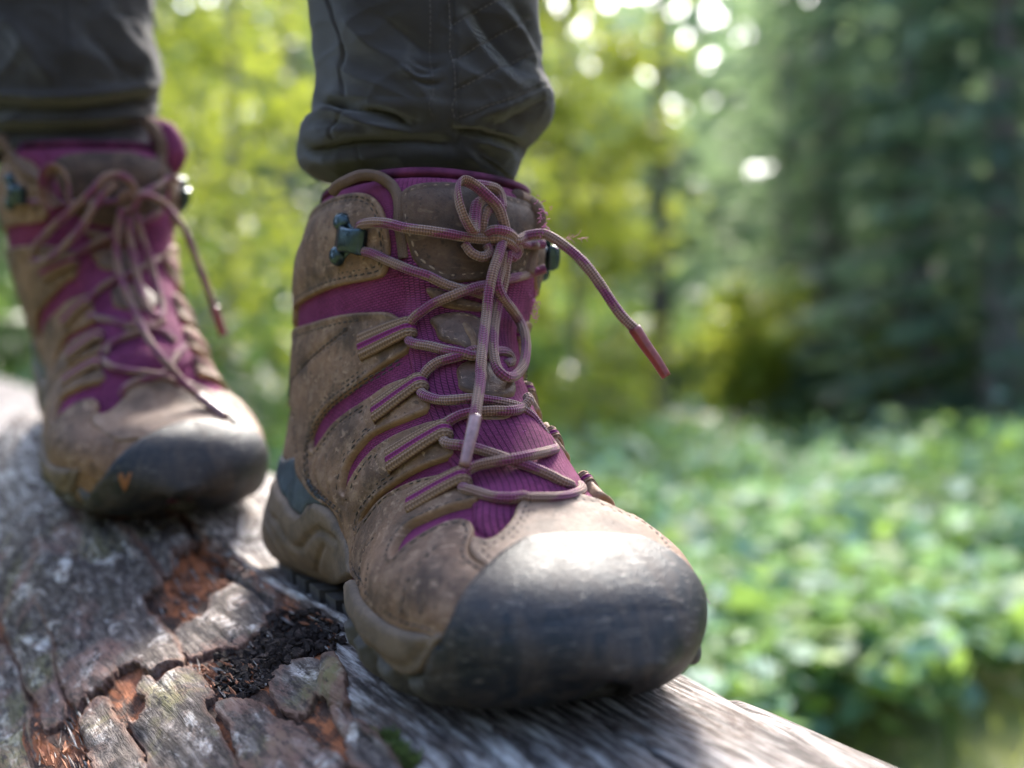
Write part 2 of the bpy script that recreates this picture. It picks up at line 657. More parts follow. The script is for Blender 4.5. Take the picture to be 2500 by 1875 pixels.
def lace_mat():
    t = NT('braided_lace')
    sp = t.n('SeparateXYZ', {'Vector': t.uv()})
    a, b = sp.outputs[0], sp.outputs[1]
    k = 2 * math.pi
    p = t.math('ADD', t.math('MULTIPLY', a, k / 1.9), t.math('MULTIPLY', b, k * 5))
    q = t.math('SUBTRACT', t.math('MULTIPLY', a, k / 1.9), t.math('MULTIPLY', b, k * 5))
    w = t.math('MULTIPLY', t.math('SINE', p), t.math('SINE', q))
    w = t.math('MULTIPLY', t.math('ADD', w, 1.0), .5)
    # purple threads spiral in and out of view
    sw = t.math('SINE', t.math('ADD', t.math('MULTIPLY', a, k / 21), t.math('MULTIPLY', b, k)))
    cv = t.n('CombineXYZ', {0: t.math('MULTIPLY', a, .16), 1: t.math('MULTIPLY', b, 9.0), 2: 0.0}).outputs[0]
    nn = t.noise(cv, 1.0, 3, .6)
    z = t.math('ADD', sw, t.math('MULTIPLY', t.math('SUBTRACT', nn, .5), 4.2))
    z = t.math('ADD', z, t.math('MULTIPLY', t.math('SUBTRACT', w, .5), .9))
    f = t.ramp(t.math('MULTIPLY_ADD', z, .5, .5), [(.58, 0.), (.70, 1.)])
    brown = t.mix(w, (.085, .040, .030), (.27, .142, .102))
    pur = t.mix(w, (.06, .012, .028), (.21, .036, .095))
    c = t.mix(f, brown, pur)
    return t.fin(c, .8, t.bump(w, .75, .0007), Sheen_Weight=.2, Specular_IOR_Level=.25)


M['lace'] = lace_mat()


def webbing_mat():
    t = NT('webbing')
    sp = t.n('SeparateXYZ', {'Vector': t.uv()})
    a, b = sp.outputs[0], sp.outputs[1]      # a along mm, b across 0..1
    k = 2 * math.pi
    rib = t.math('SINE', t.math('MULTIPLY', b, k * 6))
    ch = t.math('SINE', t.math('ADD', t.math('MULTIPLY', a, k / 1.3), t.math('MULTIPLY', t.math('ABSOLUTE', t.math('SINE', t.math('MULTIPLY', b, k * 3))), 3.)))
    h = t.math('ADD', t.math('MULTIPLY', rib, .6), t.math('MULTIPLY', ch, .4))
    hh = t.math('MULTIPLY_ADD', h, .5, .5)
    s = t.math('LESS_THAN', t.math('ABSOLUTE', t.math('SUBTRACT', b, .47)), .10)
    c = t.mix(s, t.mix(hh, (.085, .045, .028), (.27, .165, .108)), t.mix(hh, (.08, .010, .045), (.20, .022, .11)))
    return t.fin(c, .85, t.bump(hh, .7, .0008), Specular_IOR_Level=.2)


M['webbing'] = webbing_mat()


def simple(name, col, rough=.6, metal=0., nscale=0, var=.3, bump=.0, spec=.5):
    t = NT(name)
    c = col
    nrm = None
    if nscale:
        n = t.noise(t.obj(), nscale, 5, .6)
        c = t.mix(t.ramp(n, [(.3, 0.), (.7, 1.)]), tuple(x * (1 - var) for x in col), tuple(min(1, x * (1 + var)) for x in col))
        if bump:
            nrm = t.bump(n, bump, .001)
    return t.fin(c, rough, nrm, Metallic=metal, Specular_IOR_Level=spec)


M['metal'] = simple('painted_hook_metal', (.030, .048, .055), .22, .6, 300, .4)
M['thread'] = simple('dark_thread', (.030, .019, .013), .85, 0, 900, .4)
M['thread_light'] = simple('tan_thread', (.26, .17, .11), .8, 0, 900, .3)
M['aglet'] = simple('aglet_plastic_red', (.16, .025, .022), .3, 0, 400, .25)
M['aglet2'] = simple('aglet_plastic_tan', (.20, .10, .10), .25, 0, 400, .3)
M['binding'] = knit('collar_binding', (.17, .105, .075), (.06, .036, .028), .11, .08, .8)
M['sock'] = simple('dark_wool', (.012, .011, .012), .95, 0, 500, .4)
M['orange'] = simple('orange_print', (.19, .065, .018), .7, 0, 600, .15)


def cloth():
    t = NT('charcoal_cotton')
    ob = t.obj()
    n1 = t.noise(ob, 22, 5, .6)
    n2 = t.noise(ob, 1300, 3, .7)
    tw = t.n('TexWave', {'Vector': t.mapping(ob, rot=(.3, .5, .6)), 'Scale': 900.0, 'Distortion': .6}, wave_type='BANDS').outputs['Fac']
    c = t.mix(t.ramp(n1, [(.3, 0.), (.7, 1.)]), (.028, .0225, .0215), (.056, .048, .046))
    c = t.mix(t.math('MULTIPLY', n2, .4), c, (.048, .045, .044))
    h = t.math('ADD', t.math('MULTIPLY', tw, .8), n2)
    return t.fin(c, 1.0, t.bump(h, .6, .0009), Sheen_Weight=.3, Sheen_Roughness=.3, Specular_IOR_Level=.08)


M['cloth'] = cloth()
M['cloth_thread'] = simple('trouser_thread', (.095, .074, .068), .9, 0, 900, .3)

# ------------------------------------------------------------------ boot body
K_FRONT = np.array([[122.34, 170.81, 24.83, 158.43, 33.61, 51.12, 0.88, 0.91], [127.98, 159.54, 10.33, 130.65, 37.22, 53.71, 0.84, 0.9], [132.15, 137.38, 5.41, 103.88, 36.51, 53.12, 0.88, 0.89], [136.75, 119.43, 2.87, 76.46, 35.71, 48.21, 0.98, 0.91], [146.9, 106.47, -1.21, 49.46, 36.42, 41.57, 0.98, 0.8], [156.31, 95.35, -2.27, 26.43, 38.55, 38.75, 0.9, 0.69], [167.47, 87.33, -0.11, 6.16, 40.43, 37.65, 0.87, 0.54], [178.72, 79.59, 25.8, 1.0, 40.5, 38.37, 0.89, 0.6], [188.18, 72.97, 76.42, 1.0, 38.23, 39.51, 0.93, 0.9], [199.1, 65.32, 118.32, 1.0, 42.67, 44.1, 1.01, 0.7], [212.07, 56.42, 159.17, 1.0, 52.38, 48.25, 0.85, 0.53], [225.2, 50.2, 190.35, 2.0, 54.89, 48.0, 0.78, 0.45], [241.0, 44.6, 218.5, 4.49, 52.01, 38.8, 0.78, 0.43], [251.5, 38.2, 236.0, 8.2, 44.34, 29.4, 0.82, 0.6], [258.6, 29.2, 247.2, 15.2, 29.8, 18.0, 0.8, 0.8], [263.17, 20.48, 254.62, 24.72, 4.09, 3.02, 1.0, 1.0]])
K_REAR = np.array([[123.0, 171.3, 24.93, 158.31, 52.88, 33.61, 0.88, 0.91], [128.71, 160.01, 10.54, 130.3, 54.54, 37.26, 0.84, 0.9], [132.69, 137.67, 5.45, 103.14, 52.79, 36.71, 0.88, 0.89], [136.78, 119.4, 2.77, 75.55, 47.73, 36.27, 0.98, 0.91], [146.82, 106.13, -1.66, 48.76, 42.11, 37.56, 0.98, 0.8], [156.72, 94.81, -2.48, 25.47, 38.15, 40.18, 0.9, 0.69], [168.95, 85.91, -0.04, 7.06, 36.23, 42.75, 0.87, 0.54], [181.83, 78.61, 25.89, 1.0, 37.87, 44.11, 0.89, 0.6], [191.73, 74.03, 76.44, 1.0, 40.12, 41.74, 0.93, 0.9], [200.43, 68.36, 118.21, 1.0, 44.33, 43.27, 1.01, 0.7], [210.66, 55.41, 158.91, 1.0, 47.62, 49.37, 0.85, 0.53], [222.6, 48.0, 190.03, 2.0, 47.89, 49.22, 0.78, 0.45], [238.5, 44.6, 218.0, 4.54, 41.69, 46.16, 0.78, 0.43], [249.0, 39.0, 235.5, 6.79, 32.15, 40.02, 0.82, 0.6], [257.0, 29.5, 247.0, 14.28, 19.76, 26.88, 0.8, 0.8], [262.27, 20.13, 254.66, 25.94, 3.48, 4.57, 1.0, 1.0]])


def cubic(K, t):
    n = len(K)
    i = np.clip(np.floor(t).astype(int), 0, n - 2)
    f = (t - i)[:, None]
    p0, p1, p2, p3 = K[np.maximum(i - 1, 0)], K[i], K[i + 1], K[np.minimum(i + 2, n - 1)]
    return (2 * f**3 - 3 * f**2 + 1) * p1 + (f**3 - 2 * f**2 + f) * (p2 - p0) / 2 + (-2 * f**3 + 3 * f**2) * p2 + (f**3 - f**2) * (p3 - p1) / 2


def boot_surf(K, yaw, slope, roll, org, scale, nu=260, nv=240):
    t = np.linspace(0, len(K) - 1, nu)
    R = cubic(K, t)
    v = np.linspace(-1, 1, nv, endpoint=False)
    c, s = np.cos(v * np.pi), np.sin(v * np.pi)
    e = np.where(c[None, :] > 0, R[:, 6:7], R[:, 7:8])
    # the first and last stretch of v sits on the centre lines: keep it smooth there
    ch = .5 - .5 * np.sign(c) * np.abs(c)[None, :]**e
    W = np.where(s[None, :] < 0, R[:, 4:5], R[:, 5:6])
    y = np.sign(s) * W * np.abs(s)[None, :]**e
    x = R[:, 0:1] + (R[:, 2:3] - R[:, 0:1]) * ch
    z = R[:, 1:2] + (R[:, 3:4] - R[:, 1:2]) * ch
    P = np.stack([x, y, z], -1) / 1000 * scale
    # light smoothing round the ring, so the front centre line has no crease
    for _ in range(10):
        P = (np.roll(P, 1, 1) + 2 * P + np.roll(P, -1, 1)) / 4
    a = math.radians(yaw)
    X = Vector((math.sin(a) * math.cos(slope), -math.cos(a) * math.cos(slope), -math.sin(slope)))
    Y = Vector((math.cos(a), math.sin(a), 0))
    Z = X.cross(Y)
    Y2 = Y * math.cos(roll) + Z * math.sin(roll)
    Z2 = X.cross(Y2)
    Mx = Matrix(((X.x, Y2.x, Z2.x, org[0]), (X.y, Y2.y, Z2.y, org[1]), (X.z, Y2.z, Z2.z, org[2]), (0, 0, 0, 1)))
    # round off the toe tip to a point
    tip = P[-1].mean(0)
    P[-1] = tip + (P[-1] - tip) * .02
    S = Surf(P, Mx).orient()
    # clean normals at the tip
    n = S.N[-8:-3].reshape(-1, 3).mean(0)
    n /= np.linalg.norm(n)
    for q, k in enumerate((-3, -2, -1)):
        w = (q + 1) / 3
        S.N[k] = S.N[k] * (1 - w) + n * w
        S.N[k] /= np.linalg.norm(S.N[k], axis=1, keepdims=True)
    return S


SF = boot_surf(K_FRONT, 28.577, .0662, -.0311, (-.092 + .00366, .56 + .00696, CZ - .083 - .0063), .9942)
RS = 1.03
SR = boot_surf(K_REAR, 28.535, .2012, .0519, (-.2736 * RS, .7697 * RS, CZ + (.4454 - CZ) * RS), .9892 * RS)

# ------------------------------------------------------------------ outlines of the boot's pieces, measured on the front boot
pz = lambda *a: [p for q in a for p in q]
OUT = {}
OUT['collar_leather'] = pz(
    [(726, 540, -1.0)], Z1((255, 545), (330, 425), (480, 325), (640, 282), (725, 284), (790, 312), (838, 375), (866, 450), (885, 560), (900, 680), (886, 800), (850, 868),
                           (740, 900), (600, 925), (430, 975), (290, 1045), (212, 1110), (176, 1190)), [(711, 783, -1.0)])
OUT['collar_pad'] = pz([(735, 560, -1.0)], Z1((268, 500), (340, 400), (430, 300), (560, 205), (680, 150), (790, 160), (890, 220), (940, 300), (955, 420), (965, 560), (985, 700),
                                              (960, 850), (900, 880), (885, 780), (900, 640), (885, 520), (800, 340), (640, 330), (480, 380), (350, 470), (290, 570)), [(740, 590, -1.0)])
OUT['tongue'] = pz(Z1((905, 172), (1050, 128), (1200, 100), (1350, 100), (1500, 125), (1650, 195), (1790, 290)), [(1310, 520), (1318, 620), (1300, 740), (1290, 850), (1288, 950), (1320, 1040), (1385, 1130), (1420, 1185)],
                   Z4((900, 250), (680, 260), (600, 400)), Z2((1740, 1330), (1640, 1380), (1500, 1300), (1480, 1180), (1400, 1000), (1270, 760), (1180, 520), (1090, 300), (1040, 120)),
                   Z1((1000, 1300), (1000, 1150), (1010, 1000), (960, 800), (950, 560), (940, 380), (900, 260)))
OUT['tongue_leather'] = Z1((985, 470), (975, 310), (1010, 262), (1100, 226), (1250, 214), (1340, 216), (1500, 230), (1700, 304), (1830, 345), (1900, 420), (1925, 500), (1900, 600), (1850, 740), (1800, 880),
                           (1560, 905), (1300, 925), (1180, 865), (1070, 765), (1030, 650), (1000, 560))
OUT['pads'] = [Z1((1180, 1195), (1290, 1140), (1480, 1160), (1570, 1250), (1570, 1470), (1480, 1440), (1400, 1395), (1260, 1345), (1215, 1260)),
               Z2((1370, 170), (1450, 108), (1600, 118), (1700, 195), (1768, 290), (1765, 368), (1600, 375), (1400, 322), (1375, 250)),
               Z2((1535, 505), (1740, 478), (1760, 520), (1700, 552), (1545, 548)),
               Z1((1150, 955), (1255, 960), (1340, 1012), (1545, 1080), (1540, 1135), (1300, 1110), (1190, 1040))]
OUT['quarter'] = pz([(713, 825, -1.0)], Z1((182, 1300), (230, 1248), (400, 1190), (600, 1140), (780, 1127), (890, 1132), (960, 1172), (1025, 1230), (1062, 1310), (1050, 1395), (1000, 1440), (880, 1510), (760, 1600)),
                    Z2((600, 338), (480, 425), (400, 525), (352, 630), (345, 700), (368, 738), (430, 662), (500, 562), (600, 476), (760, 374), (900, 280), (1000, 240), (1100, 225), (1150, 262), (1180, 330),
                       (1195, 420), (1185, 458), (1050, 520), (900, 580), (780, 640), (700, 720), (640, 800), (600, 880), (580, 970), (576, 1035), (598, 1062), (622, 985), (680, 880), (740, 800), (830, 712),
                       (950, 640), (1100, 580), (1250, 545), (1305, 580), (1345, 680), (1365, 770), (1330, 805), (1200, 850), (1050, 920), (950, 985), (850, 1060), (780, 1135), (730, 1210), (712, 1280)),
                    Z3((880, 640), (850, 760), (850, 920), (800, 900), (775, 800), (740, 640), (680, 450), (540, 350), (450, 250), (395, 140)), Z2((238, 760), (222, 560), (205, 400)), [(700, 960, -1.0)])
OUT['forefoot'] = pz(Z3((858, 545), (900, 500), (990, 380), (1080, 310), (1240, 240), (1390, 205), (1535, 195), (1600, 240), (1640, 300), (1700, 380), (1640, 408), (1500, 442), (1320, 512), (1200, 572), (1130, 652),
                        (1092, 740), (1090, 795), (1110, 808), (1140, 775), (1200, 718), (1300, 648), (1450, 572), (1560, 546), (1625, 562), (1650, 625), (1632, 690), (1612, 760), (1650, 842), (1760, 880)),
                     [(1130, 1560)], Z3((1350, 1310), (1200, 1285), (1080, 1235), (960, 1145), (870, 1020), (825, 920), (800, 800), (815, 680)))
OUT['vamp'] = pz(Z4((430, 735), (330, 690), (285, 622), (292, 560), (312, 525), (400, 548), (470, 522), (540, 452), (590, 372), (618, 292), (670, 240), (722, 208), (850, 200), (960, 198), (1085, 222), (1200, 268),
                    (1345, 340), (1500, 425)), [(1600, 1330), (1500, 1460, 'm'), (1300, 1400), ])
OUT['toe_cap'] = pz(Z3((1390, 1420), (1445, 1350), (1490, 1250)), Z4((130, 1215), (185, 1080), (230, 975), (300, 868), (400, 757), (480, 682), (580, 604), (700, 540), (850, 522), (1000, 520), (1200, 522), (1420, 535), (1560, 555), (1690, 600)))
OUT['midsole_fore'] = pz(Z3((800, 1000), (826, 935), (870, 1010), (960, 1130), (1080, 1220), (1200, 1270), (1350, 1298), (1480, 1310), (1440, 1390), (1380, 1490), (1310, 1570), (1200, 1575), (1100, 1520), (1000, 1440), (930, 1350), (860, 1245), (805, 1110)))
OUT['outsole'] = pz(Z3((768, 1000), (790, 1060), (850, 1240), (925, 1345), (1000, 1435), (1100, 1515), (1200, 1572), (1310, 1575), (1390, 1500)), ZR((760, 330), (790, 380), (775, 440)), [(1240, 1690, -.985), (1000, 1665, -.985), (900, 1600, -.985)], ZR((170, 150)))
OUT['heel_leather'] = pz([(700, 940, -1.0)], Z2((180, 360), (215, 330), (240, 480), (260, 700), (250, 800), (200, 820), (140, 800)), [(694, 1110, -1.0)])
OUT['heel_counter'] = pz([(684, 1098, -1.0)], Z3((240, 20), (300, 70), (385, 45), (420, 110), (520, 240), (620, 390), (480, 402), (440, 466), (380, 440), (310, 340), (255, 215), (205, 240)), [(665, 1185, -1.0)])
OUT['midsole_heel'] = pz([(668, 1175, -1.0)], Z3((200, 230), (252, 205), (312, 335), (380, 436), (438, 462), (478, 400), (540, 372), (640, 432), (700, 520), (770, 640), (800, 780), (795, 905), (640, 915), (520, 902), (330, 862), (180, 735), (118, 655)), [(640, 1330, -1.0)])


def fill_uv():
    U = {}
    for k, v in OUT.items():
        U[k] = [SF.uvs(q) for q in v] if k == 'pads' else SF.uvs(v)
    return U


UV = fill_uv()
# toe cap: left edge -> over the top -> mirrored edge on the far side -> round under the toe
def toe_outline(tc, n_l=11, far=None):
    left = tc[:n_l]
    right = (left if far is None else far)[::-1] * np.array([1, -1])
    e = [[left[0][0] - .004, -.93]]
    f = [[right[-1][0] - .004, .93]]
    rim = [[.94, .93], [.97, .93], [.99, .93], [1.0, .93], [1.0, .5], [1.0, 0.], [1.0, -.5], [1.0, -.93], [.99, -.93], [.97, -.93], [.94, -.93]]
    return np.concatenate([e, left, tc[n_l:-1], right, f, rim])


FAR_EDGE = UV['toe_cap'][:11].copy()
UV['toe_cap'] = toe_outline(UV['toe_cap'])
# the leather runs on underneath the rubber cap
for k, near in (('forefoot', [(1197, 1398), (1130, 1560)]), ('vamp', [(1196, 1399), (1600, 1330), (1500, 1460, 'm'), (1300, 1400)])):
    for q in SF.uvs(near):
        d = np.abs(UV[k] - q).sum(1)
        UV[k][np.argmin(d), 0] += .055
CAP_R = toe_outline(SR.uvs(Z6((610, 1420), (650, 1350), (700, 1280), (760, 1210), (820, 1140), (880, 1080), (950, 1020), (1030, 970), (1110, 930), (1190, 900), (1260, 880), (1350, 860), (1450, 855), (1560, 862), (1660, 885), (1760, 930))), far=FAR_EDGE)
tc_free = lambda q: (q[:, 0] > .985) | (np.abs(q[:, 1]) > .905)


def clamp_v(uv, lo=-1.0, hi=0.0):
    """keep a left-hand outline on the left half, so that its mirror image meets it at the back centre line"""
    uv = uv.copy()
    uv[:, 1] = np.clip(uv[:, 1], lo, hi)
    return uv


for k in ('collar_leather', 'collar_pad', 'quarter', 'heel_leather', 'heel_counter', 'midsole_heel', 'midsole_fore', 'outsole'):
    UV[k] = clamp_v(UV[k], -1.0, -.02)

UVS = {
    'toe_crease': SF.uvs(Z4((480, 1205), (700, 1155), (900, 1115), (1150, 1080), (1400, 1060), (1600, 1045), (1750, 1045))),
    'toe_low': SF.uvs(ZR((600, 290), (800, 240), (950, 235))),
    'seam_a': SF.uvs(Z3((985, 650), (930, 720), (890, 830), (875, 940), (880, 1010))),
    'seam_b': SF.uvs(Z3((985, 700), (955, 800), (940, 900), (935, 1060))),
    'seam_c': SF.uvs(Z3((1410, 745), (1330, 820), (1260, 900), (1215, 1000), (1190, 1120), (1190, 1225))),
    'seam_d': SF.uvs(Z3((1400, 810), (1340, 890), (1310, 1000), (1310, 1120), (1350, 1250))),
    'ankle_seam': SF.uvs(Z1((200, 1400), (260, 1560))) if False else SF.uvs(pz(Z1((620, 1250), (520, 1330), (380, 1450), (260, 1580)), Z2((190, 330), ))),
    'quarter_seam': SF.uvs(Z2((1000, 100), (860, 190), (740, 250), (620, 330), (500, 430), (400, 560), (330, 720), (330, 900), (420, 1080))),
    'q_crease1': SF.uvs(Z2((440, 760), (400, 860), (420, 1000), (500, 1180))),
    'q_crease2': SF.uvs(Z2((620, 560), (520, 700), (470, 850), (500, 1040))),
    'q_crease3': SF.uvs(Z3((520, 120), (560, 260), (640, 420), (720, 560))),
    'heel_wave': SF.uvs(Z3((205, 330), (262, 500), (330, 600), (400, 672), (445, 672), (500, 610), (560, 560), (610, 570), (700, 640))),
    'heel_line': SF.uvs(Z3((190, 390), (230, 560), (310, 700), (420, 790), (540, 850))),
    'heel_tick': SF.uvs(Z3((620, 665), (580, 740), (555, 830))),
    'mid_groove': SF.uvs(Z3((985, 1400), (1080, 1470), (1190, 1520), (1270, 1505), (1340, 1420), (1400, 1330))),
    'wrinkle1': SF.uvs(Z2((690, 430), (740, 520), (760, 600))),
    'wrinkle2': SF.uvs(Z2((800, 780), (850, 860), (880, 960))),
    'hook': SF.uvs(Z1((628, 606)))[0],
}
WEB = [  # (base, tip, base width mm, tip width mm)
    (Z1((716, 1395))[0], Z1((1048, 1268))[0], 11.5, 8.6),
    (Z2((815, 490))[0], Z2((1128, 296))[0], 10.0, 7.8),
    (Z2((920, 836))[0], Z2((1300, 640))[0], 10.2, 8.0),
    (Z2((1068, 1160))[0], Z2((1432, 985))[0], 10.0, 8.0)]
WEB_UV = [(np.array(SF.px(*a)), np.array(SF.px(*b)), w0, w1) for a, b, w0, w1 in WEB]


def stitch_rows(S, bag, info, insets, flip=False, L=2.7, gap=.8, rad=.42, sel=None):
    B, nrm, m, T = info
    for ins in insets:
        Q = B + nrm * ins
        ok = poly_inside(Q, B)
        ok &= seg_dist(Q, B, True) > ins * .9
        U = Q / m
        if sel is not None:
            ok &= sel(U * (np.array([1, -1]) if flip else 1))
        P, N = S.at(U[:, 0], U[:, 1])
        # walk along, emitting stitches
        acc, start = 0., None
        pos = P + N * (T - .05) / 1000
        n = len(P)
        seg = np.linalg.norm(np.roll(P, -1, 0) - P, axis=1) * 1000
        cum = np.concatenate([[0], np.cumsum(seg)])
        tot = cum[-1]
        s = 0.
        ext = np.concatenate([pos, pos[:1]])
        exn = np.concatenate([N, N[:1]])
        while s + L < tot:
            i0 = np.searchsorted(cum, s) - 1
            i1 = np.searchsorted(cum, s + L) - 1
            i0, i1 = max(i0, 0), min(max(i1, 0), n - 1)
            if ok[i0 % n] and ok[i1 % n] and seg[i0] < 4:
                f0 = (s - cum[i0]) / (seg[i0] + 1e-9)
                f1 = (s + L - cum[i1]) / (seg[i1] + 1e-9)
                a = ext[i0] * (1 - f0) + ext[i0 + 1] * f0
                b = ext[i1] * (1 - f1) + ext[i1 + 1] * f1
                if np.linalg.norm(b - a) < L * 1.6e-3:
                    stitch(bag, a, b, exn[i0], rad)
            s += L + gap


def stitch(bag, a, b, nrm, rad):
    t = b - a
    l = np.linalg.norm(t)
    if l < 1e-6:
        return
    t /= l
    side = np.cross(nrm, t)
    r = rad / 1000
    prof = [(0, .05), (.18, .85), (.5, 1.), (.82, .85), (1, .05)]
    V = []
    for f, k in prof:
        c = a + t * l * f
        for q in range(5):
            w = q / 5 * 2 * math.pi
            V.append(c + (side * math.cos(w) + nrm * (math.sin(w) * .7)) * r * k)
    F = [(i * 5 + j, i * 5 + (j + 1) % 5, (i + 1) * 5 + (j + 1) % 5, (i + 1) * 5 + j) for i in range(4) for j in range(5)]
    bag.add(V, F)


def stitch_line(S, bag, uv, lift, L=2.4, gap=1.0, rad=.32, flip=False, off=0.):
    uv = np.asarray(uv)
    if flip:
        uv = uv * np.array([1, -1])
    m = S.metric(uv)
    Q = catmull(uv * m, step=.4)
    if off:
        t = np.gradient(Q, axis=0)
        t /= np.linalg.norm(t, axis=1, keepdims=True)
        Q = Q + np.stack([-t[:, 1], t[:, 0]], 1) * off
    P, N = S.at(*(Q / m).T)
    P = P + N * lift / 1000
    cum = np.concatenate([[0], np.cumsum(np.linalg.norm(np.diff(P, axis=0), axis=1))]) * 1000
    s = .3
    while s + L < cum[-1]:
        a = np.array([np.interp(s, cum, P[:, k]) for k in range(3)])
        b = np.array([np.interp(s + L, cum, P[:, k]) for k in range(3)])
        stitch(bag, a, b, N[np.searchsorted(cum, s) - 1], rad)
        s += L + gap


def ribbon_loop(S, a, b, w0, w1, parent, flip=False, T=2.4):
    """flat webbing strap on the boot from a (sewn down) to b, its end turned back as an eye for the lace"""
    f = np.array([1, -1]) if flip else np.array([1, 1])
    a, b = a * f, b * f
    n = 26
    t = np.linspace(0, 1, n)
    U = a[None] + (b - a)[None] * t[:, None]
    P, N = S.at(U[:, 0], U[:, 1])
    tg = np.gradient(P, axis=0)
    tg /= np.linalg.norm(tg, axis=1, keepdims=True)
    sd = np.cross(N, tg)
    if flip:
        sd = -sd
    if flip:
        w0, w1, T = w0 * .85, w1 * .8, 1.9
    h = (2.6 if flip else 3.9) + (.6 if flip else 1.6) * np.clip((t - .25) / .75, 0, 1) ** 1.3
    h[0] = 2.6
    P = P + N * h[:, None] / 1000
    w = (w0 + (w1 - w0) * t ** 1.5) / 1000
    ln = np.concatenate([[0], np.cumsum(np.linalg.norm(np.diff(P, axis=0), axis=1))]) * 1000
    # eye: half turn at the end
    R = (1.5 if flip else 2.3) / 1000
    ext = []
    for k in range(1, 9):
        q = k / 8 * math.pi * .95
        ext.append((P[-1] + tg[-1] * R * math.sin(q) - N[-1] * R * (1 - math.cos(q)), tg[-1] * math.cos(q) - N[-1] * math.sin(q), N[-1] * math.cos(q) + tg[-1] * math.sin(q), sd[-1], w[-1] * (1 - .1 * k / 8), ln[-1] + R * 1000 * q))
    rows = [(P[i], tg[i], N[i], sd[i], w[i], ln[i]) for i in range(n)] + ext
    J = 13
    V, UVc = [], []
    for p, tt, nn, ss, ww, l in rows:
        for j in range(J):
            s = j / (J - 1) * 2 - 1
            dome = (1 - abs(s) ** 5) * T / 1000 * .55
            rib = .16 * math.cos(s * math.pi * 3) / 1000
            V.append(p + ss * s * ww / 2 + nn * (dome + rib))
            UVc.append((l, j / (J - 1)))
        for j in range(J):
            s = 1 - j / (J - 1) * 2
            V.append(p + ss * s * ww / 2 * .97 - nn * T / 1000 * .35)
            UVc.append((l, .95))
    k = 2 * J
    F = [(i * k + j, i * k + (j + 1) % k, (i + 1) * k + (j + 1) % k, (i + 1) * k + j) for i in range(len(rows) - 1) for j in range(k)]
    F += [tuple(range(k))[::-1], tuple((len(rows) - 1) * k + j for j in range(k))]
    if not flip:
        F = [f[::-1] for f in F]
    return link_mesh('webbing_loop', V, F, M['webbing'], parent, True, UVc)


def dome(bag, c, n, a, b, ra, rb, h, seg=16, rings=6, base=0.):
    """elliptic dome: centre c, normal n, in-plane axes a,b"""
    V, F = [], []
    for i in range(rings + 1):
        q = i / rings * math.pi / 2
        for j in range(seg):
            w = j / seg * 2 * math.pi
            V.append(c + a * ra * math.cos(w) * math.cos(q) ** .7 + b * rb * math.sin(w) * math.cos(q) ** .7 + n * (base + h * math.sin(q)))
    for i in range(rings):
        for j in range(seg):
            F.append((i * seg + j, i * seg + (j + 1) % seg, (i + 1) * seg + (j + 1) % seg, (i + 1) * seg + j))
    F.append(tuple(rings * seg + j for j in range(seg)))
    bag.add(V, F)


def lace_hook(S, parent, flip=False):
    u, v = UVS['hook']
    if flip:
        v = -v
    P, N = S.at([u], [v])
    c, n = P[0], N[0]
    fw = np.array([1., 0, 0])
    # in-plane axes: 'a' towards the tongue, 'b' up
    up = np.array([0.12, 0, 1.0])
    b = up - n * up.dot(n)
    b /= np.linalg.norm(b)
    a = np.cross(b, n)
    e = .002
    Q, _ = S.at([u], [v + (-.02 if flip else .02)])
    if (Q[0] - c).dot(a) < 0:
        a = -a
    mm = .00108
    n0 = 1.9 * mm
    root = Bag()
    # base plate: triangular plate with rounded corners
    pts = [(-6.2, 6.4), (-4.4, 8.6), (-2.0, 8.4), (1.5, 5.0), (5.5, 3.4), (6.5, 0), (5.0, -3.4), (1.0, -6.0), (-2.4, -9.6), (-5.0, -9.8), (-6.6, -7.6), (-6.4, 0)]
    Bq = catmull(np.array(pts), n=5, closed=True)
    k = len(Bq)
    V = []
    for sc, hh in ((1.02, 0.), (1.0, 1.1), (.93, 1.5)):
        V += [c + n * (n0 + hh * mm) + a * x * sc * mm + b * y * sc * mm for x, y in Bq]
    F = [(i * k + j, i * k + (j + 1) % k, (i + 1) * k + (j + 1) % k, (i + 1) * k + j) for i in range(2) for j in range(k)]
    F.append(tuple(2 * k + j for j in range(k)))
    root.add(V, F)
    plate = root.build('lace_hook', M['metal'], parent)
    for x, y, ra, rb in ((-3.4, 5.6, 3.9, 3.5), (-3.6, -6.4, 3.9, 3.8)):
        r = Bag()
        dome(r, c + a * x * mm + b * y * mm + n * (n0 + 1.2 * mm), n, a, b, ra * mm, rb * mm, 2.9 * mm)
        r.build('rivet', M['metal'], plate)
    # hook: a wide lip that rises from the plate and bends over towards the tongue
    hk = Bag()
    prof = [(-3.5, 1.2, 5.2, 1.0), (-1.0, 3.6, 5.6, 1.3), (2.0, 5.0, 5.6, 1.4), (5.5, 5.2, 5.2, 1.4), (8.5, 4.6, 5.4, 1.4), (10.4, 3.2, 5.8, 1.2), (11.0, 1.6, 5.4, .9)]
    prof = catmull(np.array(prof), n=4)
    V = []
    seg = 14
    for i, (x, z, w, th) in enumerate(prof):
        for j in range(seg):
            q = j / seg * 2 * math.pi
            cy = math.copysign(abs(math.cos(q)) ** .7, math.cos(q)) * w * .82
            cz = math.copysign(abs(math.sin(q)) ** .7, math.sin(q)) * th
            V.append(c + a * (x + 0.) * mm + b * cy * mm + n * (n0 + (z + cz) * mm))
    F = [(i * seg + j, i * seg + (j + 1) % seg, (i + 1) * seg + (j + 1) % seg, (i + 1) * seg + j) for i in range(len(prof) - 1) for j in range(seg)]
    F += [tuple(range(seg))[::-1], tuple((len(prof) - 1) * seg + j for j in range(seg))]
    hk.add(V, F)
    hk.build('hook_lip', M['metal'], plate)


